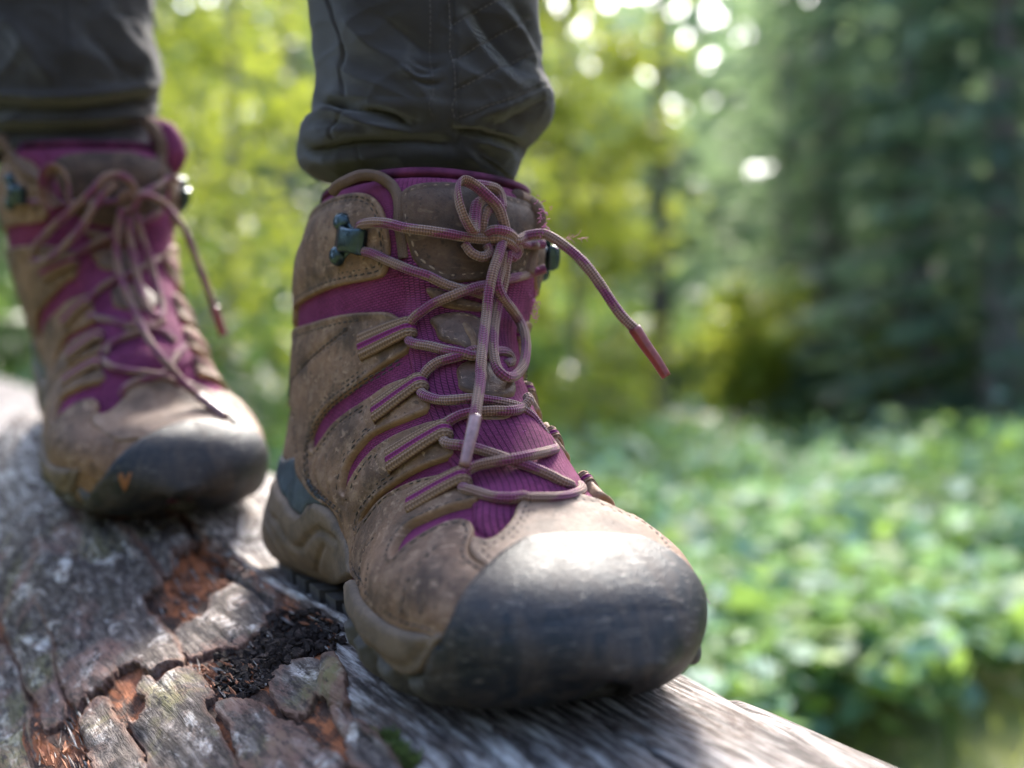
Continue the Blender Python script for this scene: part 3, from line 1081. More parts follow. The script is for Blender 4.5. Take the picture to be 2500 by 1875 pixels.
def build_boot(S, name_label, detail=True, cap=None):
    T = thing('hiking_boot', name_label, 'boot', S.M)
    sp = 1.5 if detail else 2.4
    # lining and mesh upper: the closed body under everything else
    V = S.P.reshape(-1, 3)
    i, j = np.mgrid[0:S.nu, 0:S.nv]
    mv = np.linalg.norm(np.roll(S.P, -1, 1) - S.P, axis=2).mean() * S.nv
    uvb = np.stack([(j / S.nv) * mv * 100, np.cumsum(np.linalg.norm(np.diff(S.P[:, S.nv // 4], axis=0, prepend=S.P[:1, S.nv // 4]), axis=1))[i] * 100], -1).reshape(-1, 2)
    F = np.concatenate([S.quads])
    # rolled, padded opening going down inside
    inner, Fi = [], []
    c = S.P[0].mean(0)
    base = len(V)
    nv = S.nv
    prev = np.arange(nv)
    up = np.array([.0, 0, 1.0])
    for kk, (sc, dz) in enumerate(((.985, .0042), (.93, .0046), (.87, .0), (.84, -.006), (.82, -.03), (.80, -.06))):
        ring = c + (S.P[0] - c) * sc + up * dz
        inner.append(ring)
        cur = base + kk * nv + np.arange(nv)
        Fi.append(np.stack([prev, np.roll(prev, -1), np.roll(cur, -1), cur], -1)[:, ::-1])
        prev = cur
    V = np.concatenate([V] + inner)
    F = np.concatenate([F] + Fi)
    uvb = np.concatenate([uvb] + [uvb[:nv]] * len(inner))
    o = link_mesh('upper_mesh', V, F, M['knit'], T, True, uvb, {'edge': np.full(len(V), 9.)})
    bag, bagl = Bag(), Bag()

    def both(name, key, mat, ins=(), sel=None, bg=bag, **kw):
        for fl in (False, True):
            st = kw.pop('strokes', ()) if False else kw.get('strokes', ())
            ob, info = patch(S, name, UV[key], M[mat], T, flip=fl, sp=kw.get('spx', sp), **{k: v for k, v in kw.items() if k not in ('spx',)})
            if detail and ins:
                stitch_rows(S, bg, info, ins, flip=fl, sel=sel)

    nb = lambda q: (q[:, 1] < -.9) | (q[:, 1] > -.02)          # back centre seam and sole line stay flat
    back = lambda q: (q[:, 1] < -.93)
    both('collar_pad', 'collar_pad', 'knit_fine', T=1.0, r=3.5, edge=.05, puff=1.2, free=back)
    both('collar_leather', 'collar_leather', 'leather', ins=(2.6, 4.6), sel=lambda q: q[:, 1] > -.85, T=2.2, r=.8, edge=.7, bead=.35, grooves=((2.6, .45), (4.6, .45)), puff=1.1, free=back, rough=.10, rough_f=90)
    # tongue
    patch(S, 'tongue', UV['tongue'], M['knit_rib'], T, T=1.6, r=3.5, edge=.05, sp=sp, fn=lambda P, d: .55 * np.sin(P[:, 0] * 260 + 1.5 * fbm(P * 25, 2)) * np.clip(d / 5, 0, 1))
    ob, info = patch(S, 'tongue_leather', UV['tongue_leather'], M['leather_dark'], T, T=3.0, r=1.4, edge=.5, bead=.2, grooves=((3.0, .35),), puff=1.2, sp=sp, rough=.35, rough_f=60)
    if detail:
        stitch_rows(S, bagl, info, (3.0,), sel=lambda q: q[:, 0] < .30, L=2.6, gap=1.3)
    for uvp in UV['pads']:
        ob, info = patch(S, 'tongue_pad', uvp, M['leather_pad'], T, T=3.0, r=1.8, edge=.3, puff=1.6, sp=sp, rough=.35, rough_f=110)
        if detail:
            stitch_rows(S, bagl, info, (1.8,), L=1.8, gap=1.2, rad=.25)
    qs = [(UVS['ankle_seam'], -1.0, 1.1), (UVS['quarter_seam'], -.8, .8), (UVS['q_crease1'], -.5, 1.2), (UVS['q_crease2'], -.4, 1.0), (UVS['q_crease3'], -.5, 1.3), (UVS['wrinkle1'], -.5, .7), (UVS['wrinkle2'], -.5, .7)]
    both('quarter_leather', 'quarter', 'leather', ins=(2.2, 3.9), sel=lambda q: (q[:, 1] > -.75) & (q[:, 1] < -.30), T=2.4, r=.8, edge=.7, bead=.4, grooves=((2.2, .4), (3.9, .4)), puff=.9, strokes=qs, free=back, rough=.22, rough_f=140)
    both('heel_leather', 'heel_leather', 'leather', T=1.2, r=1.0, edge=.5, free=back, rough=.1)
    fs = [(UVS['seam_a'], -.7, .55), (UVS['seam_b'], -.4, .5), (UVS['seam_c'], -.75, .6), (UVS['seam_d'], -.4, .5)]
    both('forefoot_leather', 'forefoot', 'leather', ins=(2.0,), T=3.0, r=.8, edge=.7, bead=.4, grooves=((2.0, .4),), puff=.8, strokes=fs, rough=.2, rough_f=120, sel=lambda q: (q[:, 1] > -.55))
    ob, info = patch(S, 'vamp_leather', UV['vamp'], M['leather_vamp'], T, T=3.6, r=1.3, edge=.5, bead=.25, sp=sp, grooves=((3.4, .2), (5.4, .2)), puff=.5, rough=.15, rough_f=70)
    if detail:
        stitch_rows(S, bag, info, (3.4, 5.4), L=2.2, gap=1.1, rad=.34)
        for k in ('seam_a', 'seam_b', 'seam_c', 'seam_d'):
            for fl in (False, True):
                stitch_line(S, bag, UVS[k], 3.3, L=2.2, gap=1.0, rad=.38, flip=fl)
        for k, lf in (('ankle_seam', 2.9), ('quarter_seam', 3.0)):
            for fl in (False, True):
                stitch_line(S, bag, UVS[k], lf, L=2.6, gap=.7, rad=.4, flip=fl)
                stitch_line(S, bag, UVS[k], lf, L=2.6, gap=.7, rad=.4, flip=fl, off=1.9)
    hs = [(UVS['heel_wave'], -1.6, 1.6), (UVS['heel_line'], -1.2, 1.2), (UVS['heel_tick'], -1.2, 1.2)]
    both('heel_counter', 'heel_counter', 'tpu', T=2.2, r=1.8, edge=.3, free=back, rough=.5, rough_f=200)
    both('midsole', 'midsole_heel', 'midsole', T=3.6, r=2.5, edge=.25, strokes=hs, free=back, rough=.15)
    both('outsole', 'outsole', 'outsole', T=3.4, r=1.4, edge=.5, rough=.5, rough_f=120,
         fn=lambda P, d: 1.9 * np.clip(np.sin(P[:, 0] * 2 * math.pi / .017 + 1.1) * 2.2, -1, 1) * np.clip((d - .5) / 1.5, 0, 1))
    both('midsole', 'midsole_fore', 'midsole', T=5.2, r=2.2, edge=.3, strokes=[(UVS['mid_groove'], -1.5, 1.6)], rough=.25)
    if cap is not None:
        under = UV['toe_cap'].copy()
        under[:-11, 0] -= .03
        patch(S, 'toe_leather', under, M['leather'], T, T=2.5, r=1.5, edge=.5, sp=sp, free=tc_free)
    patch(S, 'toe_cap', UV['toe_cap'] if cap is None else cap, M['rubber'], T, T=5.0, r=2.0, edge=.35, sp=sp, free=tc_free, rough=.12, rough_f=80,
          strokes=[(UVS['toe_crease'], -.35, .5), (UVS['toe_low'], -.5, .6)])
    for a, b, w0, w1 in WEB_UV:
        for fl in (False, True):
            ribbon_loop(S, a, b, w0, w1, T, fl)
            # leather tab sewn over the strap's root
            aa = a if not fl else a * np.array([1, -1])
            P0, N0 = S.at([a[0]], [aa[1]])
    for fl in (False, True):
        lace_hook(S, T, fl)
    # tread under the boot: a slab with lugs
    tread = Bag()
    xs = np.linspace(.014, .236, 40)
    k = S.R3.shape and np.linalg.norm(S.P[0, 0]) * 0 + 1
    for x in np.arange(.016, .225, .0175):
        hw = np.interp(x, [0, .02, .06, .11, .16, .19, .215, .235], [.022, .033, .034, .032, .040, .042, .036, .022])
        z = np.interp(x, [0, .19, .24], [.002, .002, .010])
        for sgn in (-1, 1):
            y0, y1 = sgn * .006, sgn * hw
            V = []
            for zz, ins in ((z + .002, 0), (z - .0055, .0012)):
                V += [(x + ins, y0, zz), (x + .012 - ins, y0, zz), (x + .012 - ins + .002, y1 - sgn * ins, zz), (x + ins + .002, y1 - sgn * ins, zz)]
            F = [(0, 1, 2, 3), (7, 6, 5, 4), (0, 4, 5, 1), (1, 5, 6, 2), (2, 6, 7, 3), (3, 7, 4, 0)]
            tread.add(V, F)
    for sgn in (-1, 1):
        for x0, yy in ((.236, .036),):
            dome(tread, np.array([x0 - .002, sgn * yy, .0165]), np.array([.5, sgn * .8, -.2]), np.array([.85, -sgn * .5, 0.]), np.array([0, 0, 1.]), .007, .005, .005)
    tag(tread.build('tread_lugs', M['outsole'], T, smooth=False), kind=None)
    if detail:
        bag.build('stitching', M['thread'], T)
        bagl.build('stitching', M['thread_light'], T)
    return T


BOOT_F = build_boot(SF, 'sharp worn brown and purple hiking boot in front, with big grey rubber toe', True)
BOOT_R = build_boot(SR, 'blurred brown and purple hiking boot stepping behind, at the left edge of the picture', False, CAP_R)


# collar binding: knitted cord along the padded collar's edge
def lace_points(S, pts, lift=3.0):
    """(x,y[,h mm]) photograph points -> local 3D points resting h above S towards the camera; misses take the depth of their neighbours"""
    X, D, Hh = [], [], []
    for p in pts:
        h = p[2] if len(p) > 2 else lift
        loc, fi = S.hit(p[0], p[1])
        X.append((p[0], p[1]))
        Hh.append(h)
        D.append(np.nan if loc is None else project(np.array(S.M @ loc))[2])
    D = np.array(D)
    ok = ~np.isnan(D)
    if not ok.any():
        D[:] = .45
    else:
        ix = np.arange(len(D))
        D = np.interp(ix, ix[ok], D[ok])
    D = D - np.array(Hh) / 1000
    return [np.array(S.Mi @ at_depth(x, y, d)) for (x, y), d in zip(X, D)]


def cord(S, bag, pts, rad=2.0, lift=3.0, flat=None, nseg=12, wob=0.22):
    P = catmull(lace_points(S, pts, lift), step=.0009)
    n = len(P)
    # the lace is not perfectly round or straight
    w = fbm(P * 180, 2)
    P = P + np.stack([fbm(P * 90 + 5, 2), fbm(P * 90 + 9, 2), fbm(P * 90 + 13, 2)], 1) * wob / 1000
    r = rad / 1000 * (1 + .07 * w)
    if flat is not None:
        flat = np.interp(np.linspace(0, 1, n), np.linspace(0, 1, len(flat)), flat)
    V, F, U = tube_mesh(P, r, nseg, flat=flat)
    U = U + np.array([random.uniform(0, 300), 0])
    bag.add(V, F, U)
    return P


def aglet(S, parent, P, rad, mat):
    V, F, U = tube_mesh(P, rad, 12)
    return link_mesh('aglet', V, F, M[mat], parent, True, U)


def front_laces():
    S, T = SF, BOOT_F
    b = Bag()
    for pts in (Z1((478, 262, -3), (515, 218, -.8), (565, 188), (680, 142), (800, 150), (900, 212), (948, 300), (958, 400), (955, 470), (975, 600), (992, 740)),):
        bb = Bag()
        P = catmull(lace_points(S, pts, 1.5), step=.001)
        V, F, U = tube_mesh(P, .0022, 10)
        bb.add(V, F, U * np.array([.1, 1.7]))
        bb.build('collar_binding', M['binding'], T, attrs=None)
    for pts in (Z1((1800, 300), (1870, 335), (1925, 370), (1955, 430), (1950, 520), (1925, 600), (1900, 700), (1870, 850)),):
        bb = Bag()
        P = catmull(lace_points(S, pts, 2.5), step=.001)
        V, F, U = tube_mesh(P, .0034, 10)
        bb.add(V, F, U * np.array([.1, 1.7]))
        bb.build('collar_binding', M['binding'], T)
    R = 1.85
    main = Bag()
    # crossings over the instep, bottom to top
    cord(S, main, pz(Z2((1408, 985, 5), (1425, 1012, 6), (1460, 1020, 6.5), (1530, 1042, 6), (1640, 1072, 6), (1760, 1078, 6), (1860, 1066, 6)), Z4((700, 190, 6), (850, 192, 6), (960, 186, 6), (1040, 168, 6), (1092, 135, 5), (1080, 105, 3))), R, 4)
    cord(S, main, Z2((1400, 985, 4), (1405, 940, 6), (1440, 888, 6.5), (1500, 850, 6), (1620, 822, 6), (1760, 800, 7.5), (1900, 772, 8), (2030, 742, 6), (2078, 720, 5), (2050, 690, 3)), R)
    cord(S, main, Z2((1270, 640, 4), (1290, 680, 6), (1340, 695, 6), (1400, 702, 6), (1480, 715, 5), (1600, 748, 5.5), (1750, 800, 5), (1900, 852, 5), (2040, 912, 6), (2130, 960, 6), (2190, 985, 5), (2200, 1010, 3)), R)
    cord(S, main, Z2((1270, 610, 3), (1262, 565, 5.5), (1310, 528, 6), (1400, 480, 6), (1500, 458, 6), (1620, 450, 7), (1760, 450, 8), (1850, 425, 7), (1895, 380, 5), (1880, 350, 3)), R)
    cord(S, main, Z2((1110, 300, 4), (1130, 335, 6), (1180, 358, 6), (1250, 374, 6), (1360, 372, 7), (1480, 362, 7), (1600, 375, 6), (1720, 398, 6), (1830, 432, 6), (1920, 500, 6), (1985, 590, 5), (2010, 630, 3)), R)
    cord(S, main, Z2((1110, 270, 3), (1122, 215, 5), (1165, 150, 6), (1235, 100, 6), (1330, 72, 6), (1420, 45, 6), (1480, 20, 6), (1560, 10, 5)), R)
    cord(S, main, pz(Z1((1030, 1290, 3), (1035, 1335, 5), (1085, 1355, 6), (1180, 1372, 6), (1300, 1402, 6), (1420, 1424, 7), (1480, 1440, 7), (1570, 1430, 6), (1680, 1405, 5), (1745, 1425, 5), (1768, 1475, 5), (1720, 1500, 4))), R)
    cord(S, main, Z1((1030, 1280, 2), (1030, 1220, 5), (1060, 1170, 6), (1110, 1128, 6), (1200, 1065, 6), (1350, 1002, 8), (1480, 955, 9), (1560, 935, 8), (1650, 912, 7), (1780, 880, 7), (1900, 850, 6), (2010, 812, 5)), R)
    cord(S, main, Z1((690, 650, 5), (700, 685, 6), (760, 702, 6), (900, 765, 6), (1040, 822, 7), (1160, 862, 7), (1280, 922, 6), (1380, 955, 6), (1470, 972, 6), (1560, 1000, 4)), R)
    cord(S, main, Z1((672, 560, 5), (680, 505, 8), (760, 482, 9), (880, 490, 8), (1000, 520, 8), (1150, 540, 8), (1300, 562, 8), (1450, 590, 9), (1600, 605, 10), (1710, 622, 9)), R * 1.08)
    cord(S, main, Z1((2000, 640, 4), (1900, 640, 7), (1820, 625, 8), (1740, 600, 9)), R)
    # knot
    cord(S, main, Z1((1590, 560, 11), (1640, 535, 15), (1720, 545, 17), (1775, 580, 16), (1800, 640, 14), (1815, 690, 13), (1780, 730, 12), (1740, 690, 12)), R * 1.04)
    cord(S, main, Z1((1600, 600, 10), (1660, 590, 14), (1740, 615, 15), (1790, 670, 13)), R * 1.1)
    cord(S, main, Z1((1430, 635, 8), (1480, 700, 10), (1555, 728, 11), (1605, 695, 11), (1590, 645, 10)), R)
    lace = main.build('lace', M['lace'], T)
    bow = Bag()
    # loop standing up to the left of the knot, its cord pressed flat on one side
    cord(S, bow, Z1((1725, 560, 13), (1705, 470, 15), (1668, 370, 16), (1590, 290, 17), (1500, 215, 17), (1420, 178, 17), (1385, 200, 17), (1380, 290, 18), (1410, 400, 18), (1450, 490, 17), (1488, 540, 15), (1500, 450, 12), (1515, 360, 11), (1540, 335, 10)),
         R * 1.2, flat=[1, 1, .9, .85, .8, .6, .4, .35, .4, .45, .6, .8, 1, 1])
    cord(S, bow, Z1((1500, 205, 10), (1590, 215, 10), (1660, 240, 10), (1690, 290, 9), (1700, 380, 9)), R)
    cord(S, bow, Z1((1560, 590, 9), (1565, 480, 11), (1590, 400, 12), (1640, 370, 12)), R)
    # hanging loop
    cord(S, bow, pz(Z1((1745, 690, 12), (1730, 780, 12), (1712, 900, 11), (1680, 1040, 11), (1650, 1180, 11), (1635, 1330, 12), (1640, 1450, 13), (1670, 1545, 15), (1725, 1592, 16), (1795, 1580, 16), (1850, 1510, 15), (1872, 1400, 14), (1865, 1290, 14), (1825, 1190, 14), (1765, 1100, 14), (1700, 1010, 14), (1668, 930, 14), (1690, 830, 12), (1712, 700, 11))), R * 1.04)
    # end hanging down the front
    P = cord(S, bow, pz(Z1((1700, 630, 15), (1672, 720, 17), (1632, 840, 18), (1600, 1000, 18), (1585, 1150, 18), (1565, 1300, 19), (1552, 1450, 20), (1545, 1560, 20)), Z2((1548, 200, 20), (1530, 330, 20), (1515, 430, 20), (1503, 510, 19))), R * 1.06)
    # end standing off to the right
    Q = cord(S, bow, pz(Z1((1740, 600, 14), (1800, 612, 16), (1870, 578, 18), (1960, 562, 20)), [(1333, 572, 20), (1369, 593, 22), (1406, 622, 24), (1442, 662, 26), (1478, 713, 27), (1514, 767, 28), (1550, 803, 29)]), R * 1.06)
    cord(S, bow, Z1((1960, 640, 10), (1900, 648, 9), (1830, 620, 10)), R * .8)
    lb = bow.build('lace', M['lace'], T)
    aglet(S, lb, catmull(lace_points(S, Z2((1504, 500, 19), (1480, 610, 19), (1450, 740, 18), (1425, 850, 17)), 18), step=.002), np.linspace(.0024, .00185, len(catmull(lace_points(S, Z2((1504, 500, 19), (1480, 610, 19), (1450, 740, 18), (1425, 850, 17)), 18), step=.002))), 'aglet2')
    d = project(np.array(S.M @ Vector(Q[-1])))[2]
    A = [np.array(S.Mi @ at_depth(x, y, d - k)) for x, y, k in ((1548, 801, 0), (1575, 842, .0005), (1602, 880, .001), (1627, 920, .0015))]
    A = catmull(np.array(A), step=.002)
    aglet(S, lb, A, np.linspace(.0025, .0019, len(A)), 'aglet')
    # folded leather strap that keeps the lace centred on the tongue
    o, _ = patch(S, 'lace_keeper', S.uvs(Z1((1385, 1245), (1420, 1238), (1470, 1290), (1500, 1380), (1490, 1490), (1460, 1490), (1455, 1380), (1410, 1300))), M['leather'], T, T=4.6, r=1.2, edge=.5, sp=1.5)
    # frayed fleece on the worn inner collar
    fz = Bag()
    rr = random.Random(5)
    for cx, cy, n, sx, sy, ln in ((1296, 742, 46, 9, 22, 13), (1322, 530, 40, 8, 26, 10), (1300, 590, 26, 10, 40, 10), (1290, 690, 24, 8, 30, 10), (1398, 583, 8, 10, 3, 22), (1366, 604, 5, 6, 3, 16), (1700, 1455, 5, 5, 14, 34), (1270, 1000, 8, 8, 60, 10)):
        for _ in range(n):
            x, y = cx + rr.gauss(0, sx), cy + rr.gauss(0, sy)
            p = lace_points(S, [(x, y, 2)], 2)[0]
            dx, dy = rr.uniform(.2, 1) * ln, rr.gauss(0, .45) * ln
            d0 = project(np.array(S.M @ Vector(p)))[2]
            q = np.array(S.Mi @ at_depth(x + dx * .6, y + dy * .2 - rr.uniform(0, 3), d0 - .0008))
            r_ = np.array(S.Mi @ at_depth(x + dx, y + dy, d0 - .001))
            V, F, U = tube_mesh(catmull([p, q, r_], n=4), .00013 if ln < 15 else .00007, 4)
            fz.add(V, F)
    tag(fz.build('frayed_threads', M['fray'], T), kind='stuff')


M['fray'] = simple('frayed_fibre', (.42, .10, .26), .8, 0, 300, .4)
front_laces()


def rear_laces():
    S, T = SR, BOOT_R
    R = 1.85
    b = Bag()
    c = lambda pts, r=R, l=4, flat=None: cord(S, b, pts, r, l, flat, nseg=9)
    c(Z6((760, 340, 4), (790, 270, 5), (880, 220), (1000, 180), (1100, 130), (1180, 100)))
    c(Z6((745, 370, 4), (790, 425, 6), (900, 452), (1040, 472), (1180, 482), (1240, 400), (1290, 330), (1330, 280)))
    c(Z6((640, 60, 4), (760, 90), (900, 120), (1040, 150), (1180, 180), (1260, 250)))
    c(Z6((880, 640, 4), (890, 590, 6), (960, 545), (1080, 510), (1180, 505), (1300, 560)))
    c(Z5((620, 1500, 4), (660, 1400, 5), (780, 1300), (920, 1240), (1050, 1180), (1150, 1120)))
    c(Z5((470, 1160, 4), (600, 1060), (760, 980), (900, 920), (1040, 850), (1160, 780)))
    c(Z5((130, 700, 5), (300, 720), (500, 730), (700, 720), (880, 710), (960, 690)))
    c(Z5((1290, 560, 6), (1220, 545, 8), (1120, 610, 9), (1000, 665, 9), (920, 700, 9)))
    # knot and bow
    c(Z5((860, 690, 10), (920, 650, 13), (985, 690, 13), (960, 760, 12), (890, 770, 11)), R * 1.06)
    c(Z5((970, 680, 12), (965, 620, 14), (930, 560, 16), (850, 520, 17), (760, 540, 18), (660, 640, 18), (510, 780, 17), (350, 930, 16), (250, 1050, 16), (245, 1130, 16), (330, 1130, 17), (470, 1030, 18), (590, 900, 19), (660, 780, 19), (760, 640, 17), (830, 590, 14)), R * 1.15)
    c(Z5((560, 760, 10), (500, 690, 12), (490, 570, 15), (440, 480, 16), (370, 480, 16), (330, 570, 15), (340, 680, 13), (390, 760, 11)), R * 2.2, flat=[.6, .3, .25, .3, .25, .25, .3, .5])
    P = c(pz(Z5((880, 760, 12), (845, 930, 13), (840, 1100, 13), (880, 1300, 13), (950, 1460, 13), (1030, 1620, 13)), Z6((1010, 110, 13), (1100, 280, 13), (1220, 420, 13), (1330, 555, 13), (1430, 645, 12))), R * 1.06)
    c(Z5((930, 820, 12), (935, 960, 13), (965, 1120, 14), (1000, 1300, 14), (1060, 1470, 15), (1130, 1545, 15), (1170, 1500, 15), (1135, 1350, 14), (1085, 1150, 14), (1020, 960, 13), (985, 800, 12)), R * 1.04)
    Q = c(pz(Z5((960, 700, 13), (1010, 670, 15), (1085, 672, 16), (1200, 745, 18), (1320, 900, 20), (1405, 1100, 20), (1480, 1300, 20), (1545, 1480, 20))), R * 1.06)
    lace = b.build('lace', M['lace'], T)
    A = catmull(np.array(lace_points(S, Z6((1425, 640, 12), (1520, 710, 12), (1625, 790, 12)), 12)), step=.002)
    aglet(S, lace, A, .0024, 'aglet2')
    d = project(np.array(S.M @ Vector(Q[-1])))[2]
    A = catmull(np.array([np.array(S.Mi @ at_depth(x, y, d)) for x, y in ((523, 750), (535, 785), (546, 818))]), step=.002)
    aglet(S, lace, A, .0024, 'aglet')
    for pts in (Z5((0, 250), (90, 380), (200, 500), (300, 560)), Z5((1050, 130), (1120, 210), (1160, 300), (1160, 400), (1130, 540))):
        bb = Bag()
        P = catmull(lace_points(S, pts, 2.5), step=.002)
        V, F, U = tube_mesh(P, .0034, 10)
        bb.add(V, F, U * np.array([.1, 1.7]))
        bb.build('collar_binding', M['binding'], T)
    # padded collar standing away from the leg on the far side
    bb = Bag()
    P = catmull(np.array(lace_points(S, Z5((1085, 140, -4), (1165, 220, -4), (1215, 310, -4), (1225, 400, -4), (1210, 500, -4)), -4)), step=.002)
    V, F, U = tube_mesh(P, np.interp(np.linspace(0, 1, len(P)), [0, .25, .7, 1], [.003, .0085, .0095, .006]), 14)
    bb.add(V, F, U * np.array([.1, 4.]))
    bb.build('collar_padding', M['knit_fine'], T)
    # small orange mark on the side of the toe cap
    uvq = S.uvs(Z6((890, 1195), (912, 1188), (932, 1222), (958, 1188), (972, 1198), (958, 1240), (932, 1278), (918, 1262), (900, 1232)))
    patch(S, 'toe_emblem', uvq, M['orange'], T, T=5.25, r=.3, edge=.98, sp=1.0)


rear_laces()

# ------------------------------------------------------------------ fallen log
AX = np.array([-math.sin(math.radians(28.6)), math.cos(math.radians(28.6)), 0.0])   # along the log, away from the camera
NX = np.array([math.cos(math.radians(28.6)), math.sin(math.radians(28.6)), 0.0])    # across, to the right
LR, LN, LT0, LZ0, LSL = .24, .188, .34, .3662, .066


def log_mat(name, kind):
    t = NT(name)
    ob = t.obj()
    st = t.mapping(ob, (1.6, 14, 14))
    st2 = t.mapping(ob, (3.5, 11, 11))
    n1 = t.noise(st, 7, 6, .65, .3)
    n2 = t.noise(st, 24, 6, .64)
    n3 = t.noise(ob, 26, 6, .68, .6)
    n4 = t.noise(ob, 180, 5, .75)
    n5 = t.noise(st2, 8, 6, .66, .5)
    if kind == 'grey':
        c = t.ramp(n2, [(.36, (.028, .022, .020)), (.46, (.105, .083, .075)), (.54, (.29, .26, .245)), (.66, (.54, .51, .48))])
        warm = t.ramp(n3, [(.50, 0.), (.66, 1.)])
        c = t.mix(t.math('MULTIPLY', warm, .55), c, (.13, .082, .058))
        c = t.mix(t.math('MULTIPLY', t.ramp(n1, [(.33, 1.), (.46, 0.)]), .75), c, (.035, .028, .027))
        c = t.mix(t.math('MULTIPLY', t.ramp(n4, [(.55, 0.), (.72, 1.)]), .3), c, (.58, .55, .52))
        fg = t.noise(t.mapping(ob, (3, 90, 90)), 4, 5, .72, .2)
        c = t.mix(t.math('MULTIPLY', t.ramp(fg, [(.36, 1.), (.47, 0.)]), .75), c, (.030, .026, .024))
        h = t.math('ADD', t.math('MULTIPLY', fg, 1.5), t.math('MULTIPLY', n4, .3))
        rot = t.attr('rot')
        rc = t.ramp(n5, [(.30, (.012, .007, .006)), (.45, (.06, .027, .017)), (.54, (.36, .115, .042)), (.66, (.22, .075, .04)), (.80, (.50, .31, .21))])
        rc = t.mix(t.math('MULTIPLY', t.ramp(n3, [(.48, 0.), (.60, 1.)]), .85), rc, (.035, .020, .016))
        c = t.mix(t.math('MULTIPLY_ADD', t.math('SUBTRACT', n4, .5), .6, rot, clamp=True), c, rc)
        return t.fin(c, .82, t.bump(t.math('ADD', h, t.math('MULTIPLY', n5, rot)), .7, .004), Specular_IOR_Level=.3)
    if kind == 'bark':
        c = t.ramp(n2, [(.30, (.030, .023, .019)), (.43, (.082, .062, .053)), (.58, (.165, .134, .118)), (.74, (.40, .35, .315))])
        li = t.ramp(n5, [(.535, 0.), (.59, 1.)])
        c = t.mix(t.math('MULTIPLY', li, .85), c, t.mix(t.ramp(n4, [(.42, 0.), (.58, 1.)]), (.26, .19, .155), (.66, .60, .55)))
        gr = t.ramp(t.noise(ob, 17, 5, .7, .4), [(.54, 0.), (.66, 1.)])
        c = t.mix(t.math('MULTIPLY', gr, .6), c, (.23, .205, .075))
        pk = t.ramp(t.noise(ob, 21, 5, .7, .8), [(.52, 0.), (.60, 1.)])
        c = t.mix(t.math('MULTIPLY', pk, .65), c, (.25, .135, .105))
        dk = t.ramp(t.noise(st2, 30, 5, .7), [(.40, 1.), (.48, 0.)])
        c = t.mix(t.math('MULTIPLY', dk, .8), c, (.04, .03, .03))
        e = t.attr('edge')
        em = t.math('SUBTRACT', 1.0, t.math('MULTIPLY', e, .45), clamp=True)
        c = t.mix(t.math('MULTIPLY', em, .75), c, (.20, .105, .075))
        fg = t.noise(t.mapping(ob, (4, 90, 90)), 4, 5, .75, .4)
        c = t.mix(t.math('MULTIPLY', t.ramp(fg, [(.36, 1.), (.47, 0.)]), .7), c, (.03, .022, .02))
        c = t.mix(t.math('MULTIPLY', t.ramp(fg, [(.60, 0.), (.74, 1.)]), .2), c, (.55, .50, .46))
        h = t.math('ADD', t.math('MULTIPLY', fg, 1.6), t.math('MULTIPLY', n4, .7))
        return t.fin(c, .85, t.bump(h, .8, .003), Specular_IOR_Level=.25)
    if kind == 'char':
        c = t.ramp(n4, [(.35, (.008, .006, .006)), (.6, (.035, .024, .021)), (.8, (.15, .10, .085))])
        return t.fin(c, .75, t.bump(n4, .8, .002), Specular_IOR_Level=.15)


M['wood'] = log_mat('weathered_wood', 'grey')
M['bark'] = log_mat('lichened_bark', 'bark')
M['char'] = log_mat('black_rotten_bark', 'char')
M['wood_rot'] = simple('orange_rotten_wood', (.19, .066, .028), .85, 0, 150, .8, .4)
M['moss'] = simple('moss', (.07, .10, .02), .9, 0, 300, .5)

_t = np.concatenate([np.linspace(-.30, .78, 500), np.linspace(.785, 3.4, 130)])
_v = np.linspace(-1, 1, 440, endpoint=False)
_phi = math.pi * (.5 * _v + .5 * _v ** 3)
LOG_M = Matrix(((AX[0] / 1, NX[0] * -1, 0, 0), (AX[1], NX[1] * -1, 0, 0), (0, 0, 1, 0), (0, 0, 0, 1)))
_c0 = AX * .4 + NX * LN
LOG_M.translation = Vector((_c0[0], _c0[1], LZ0 - LR))


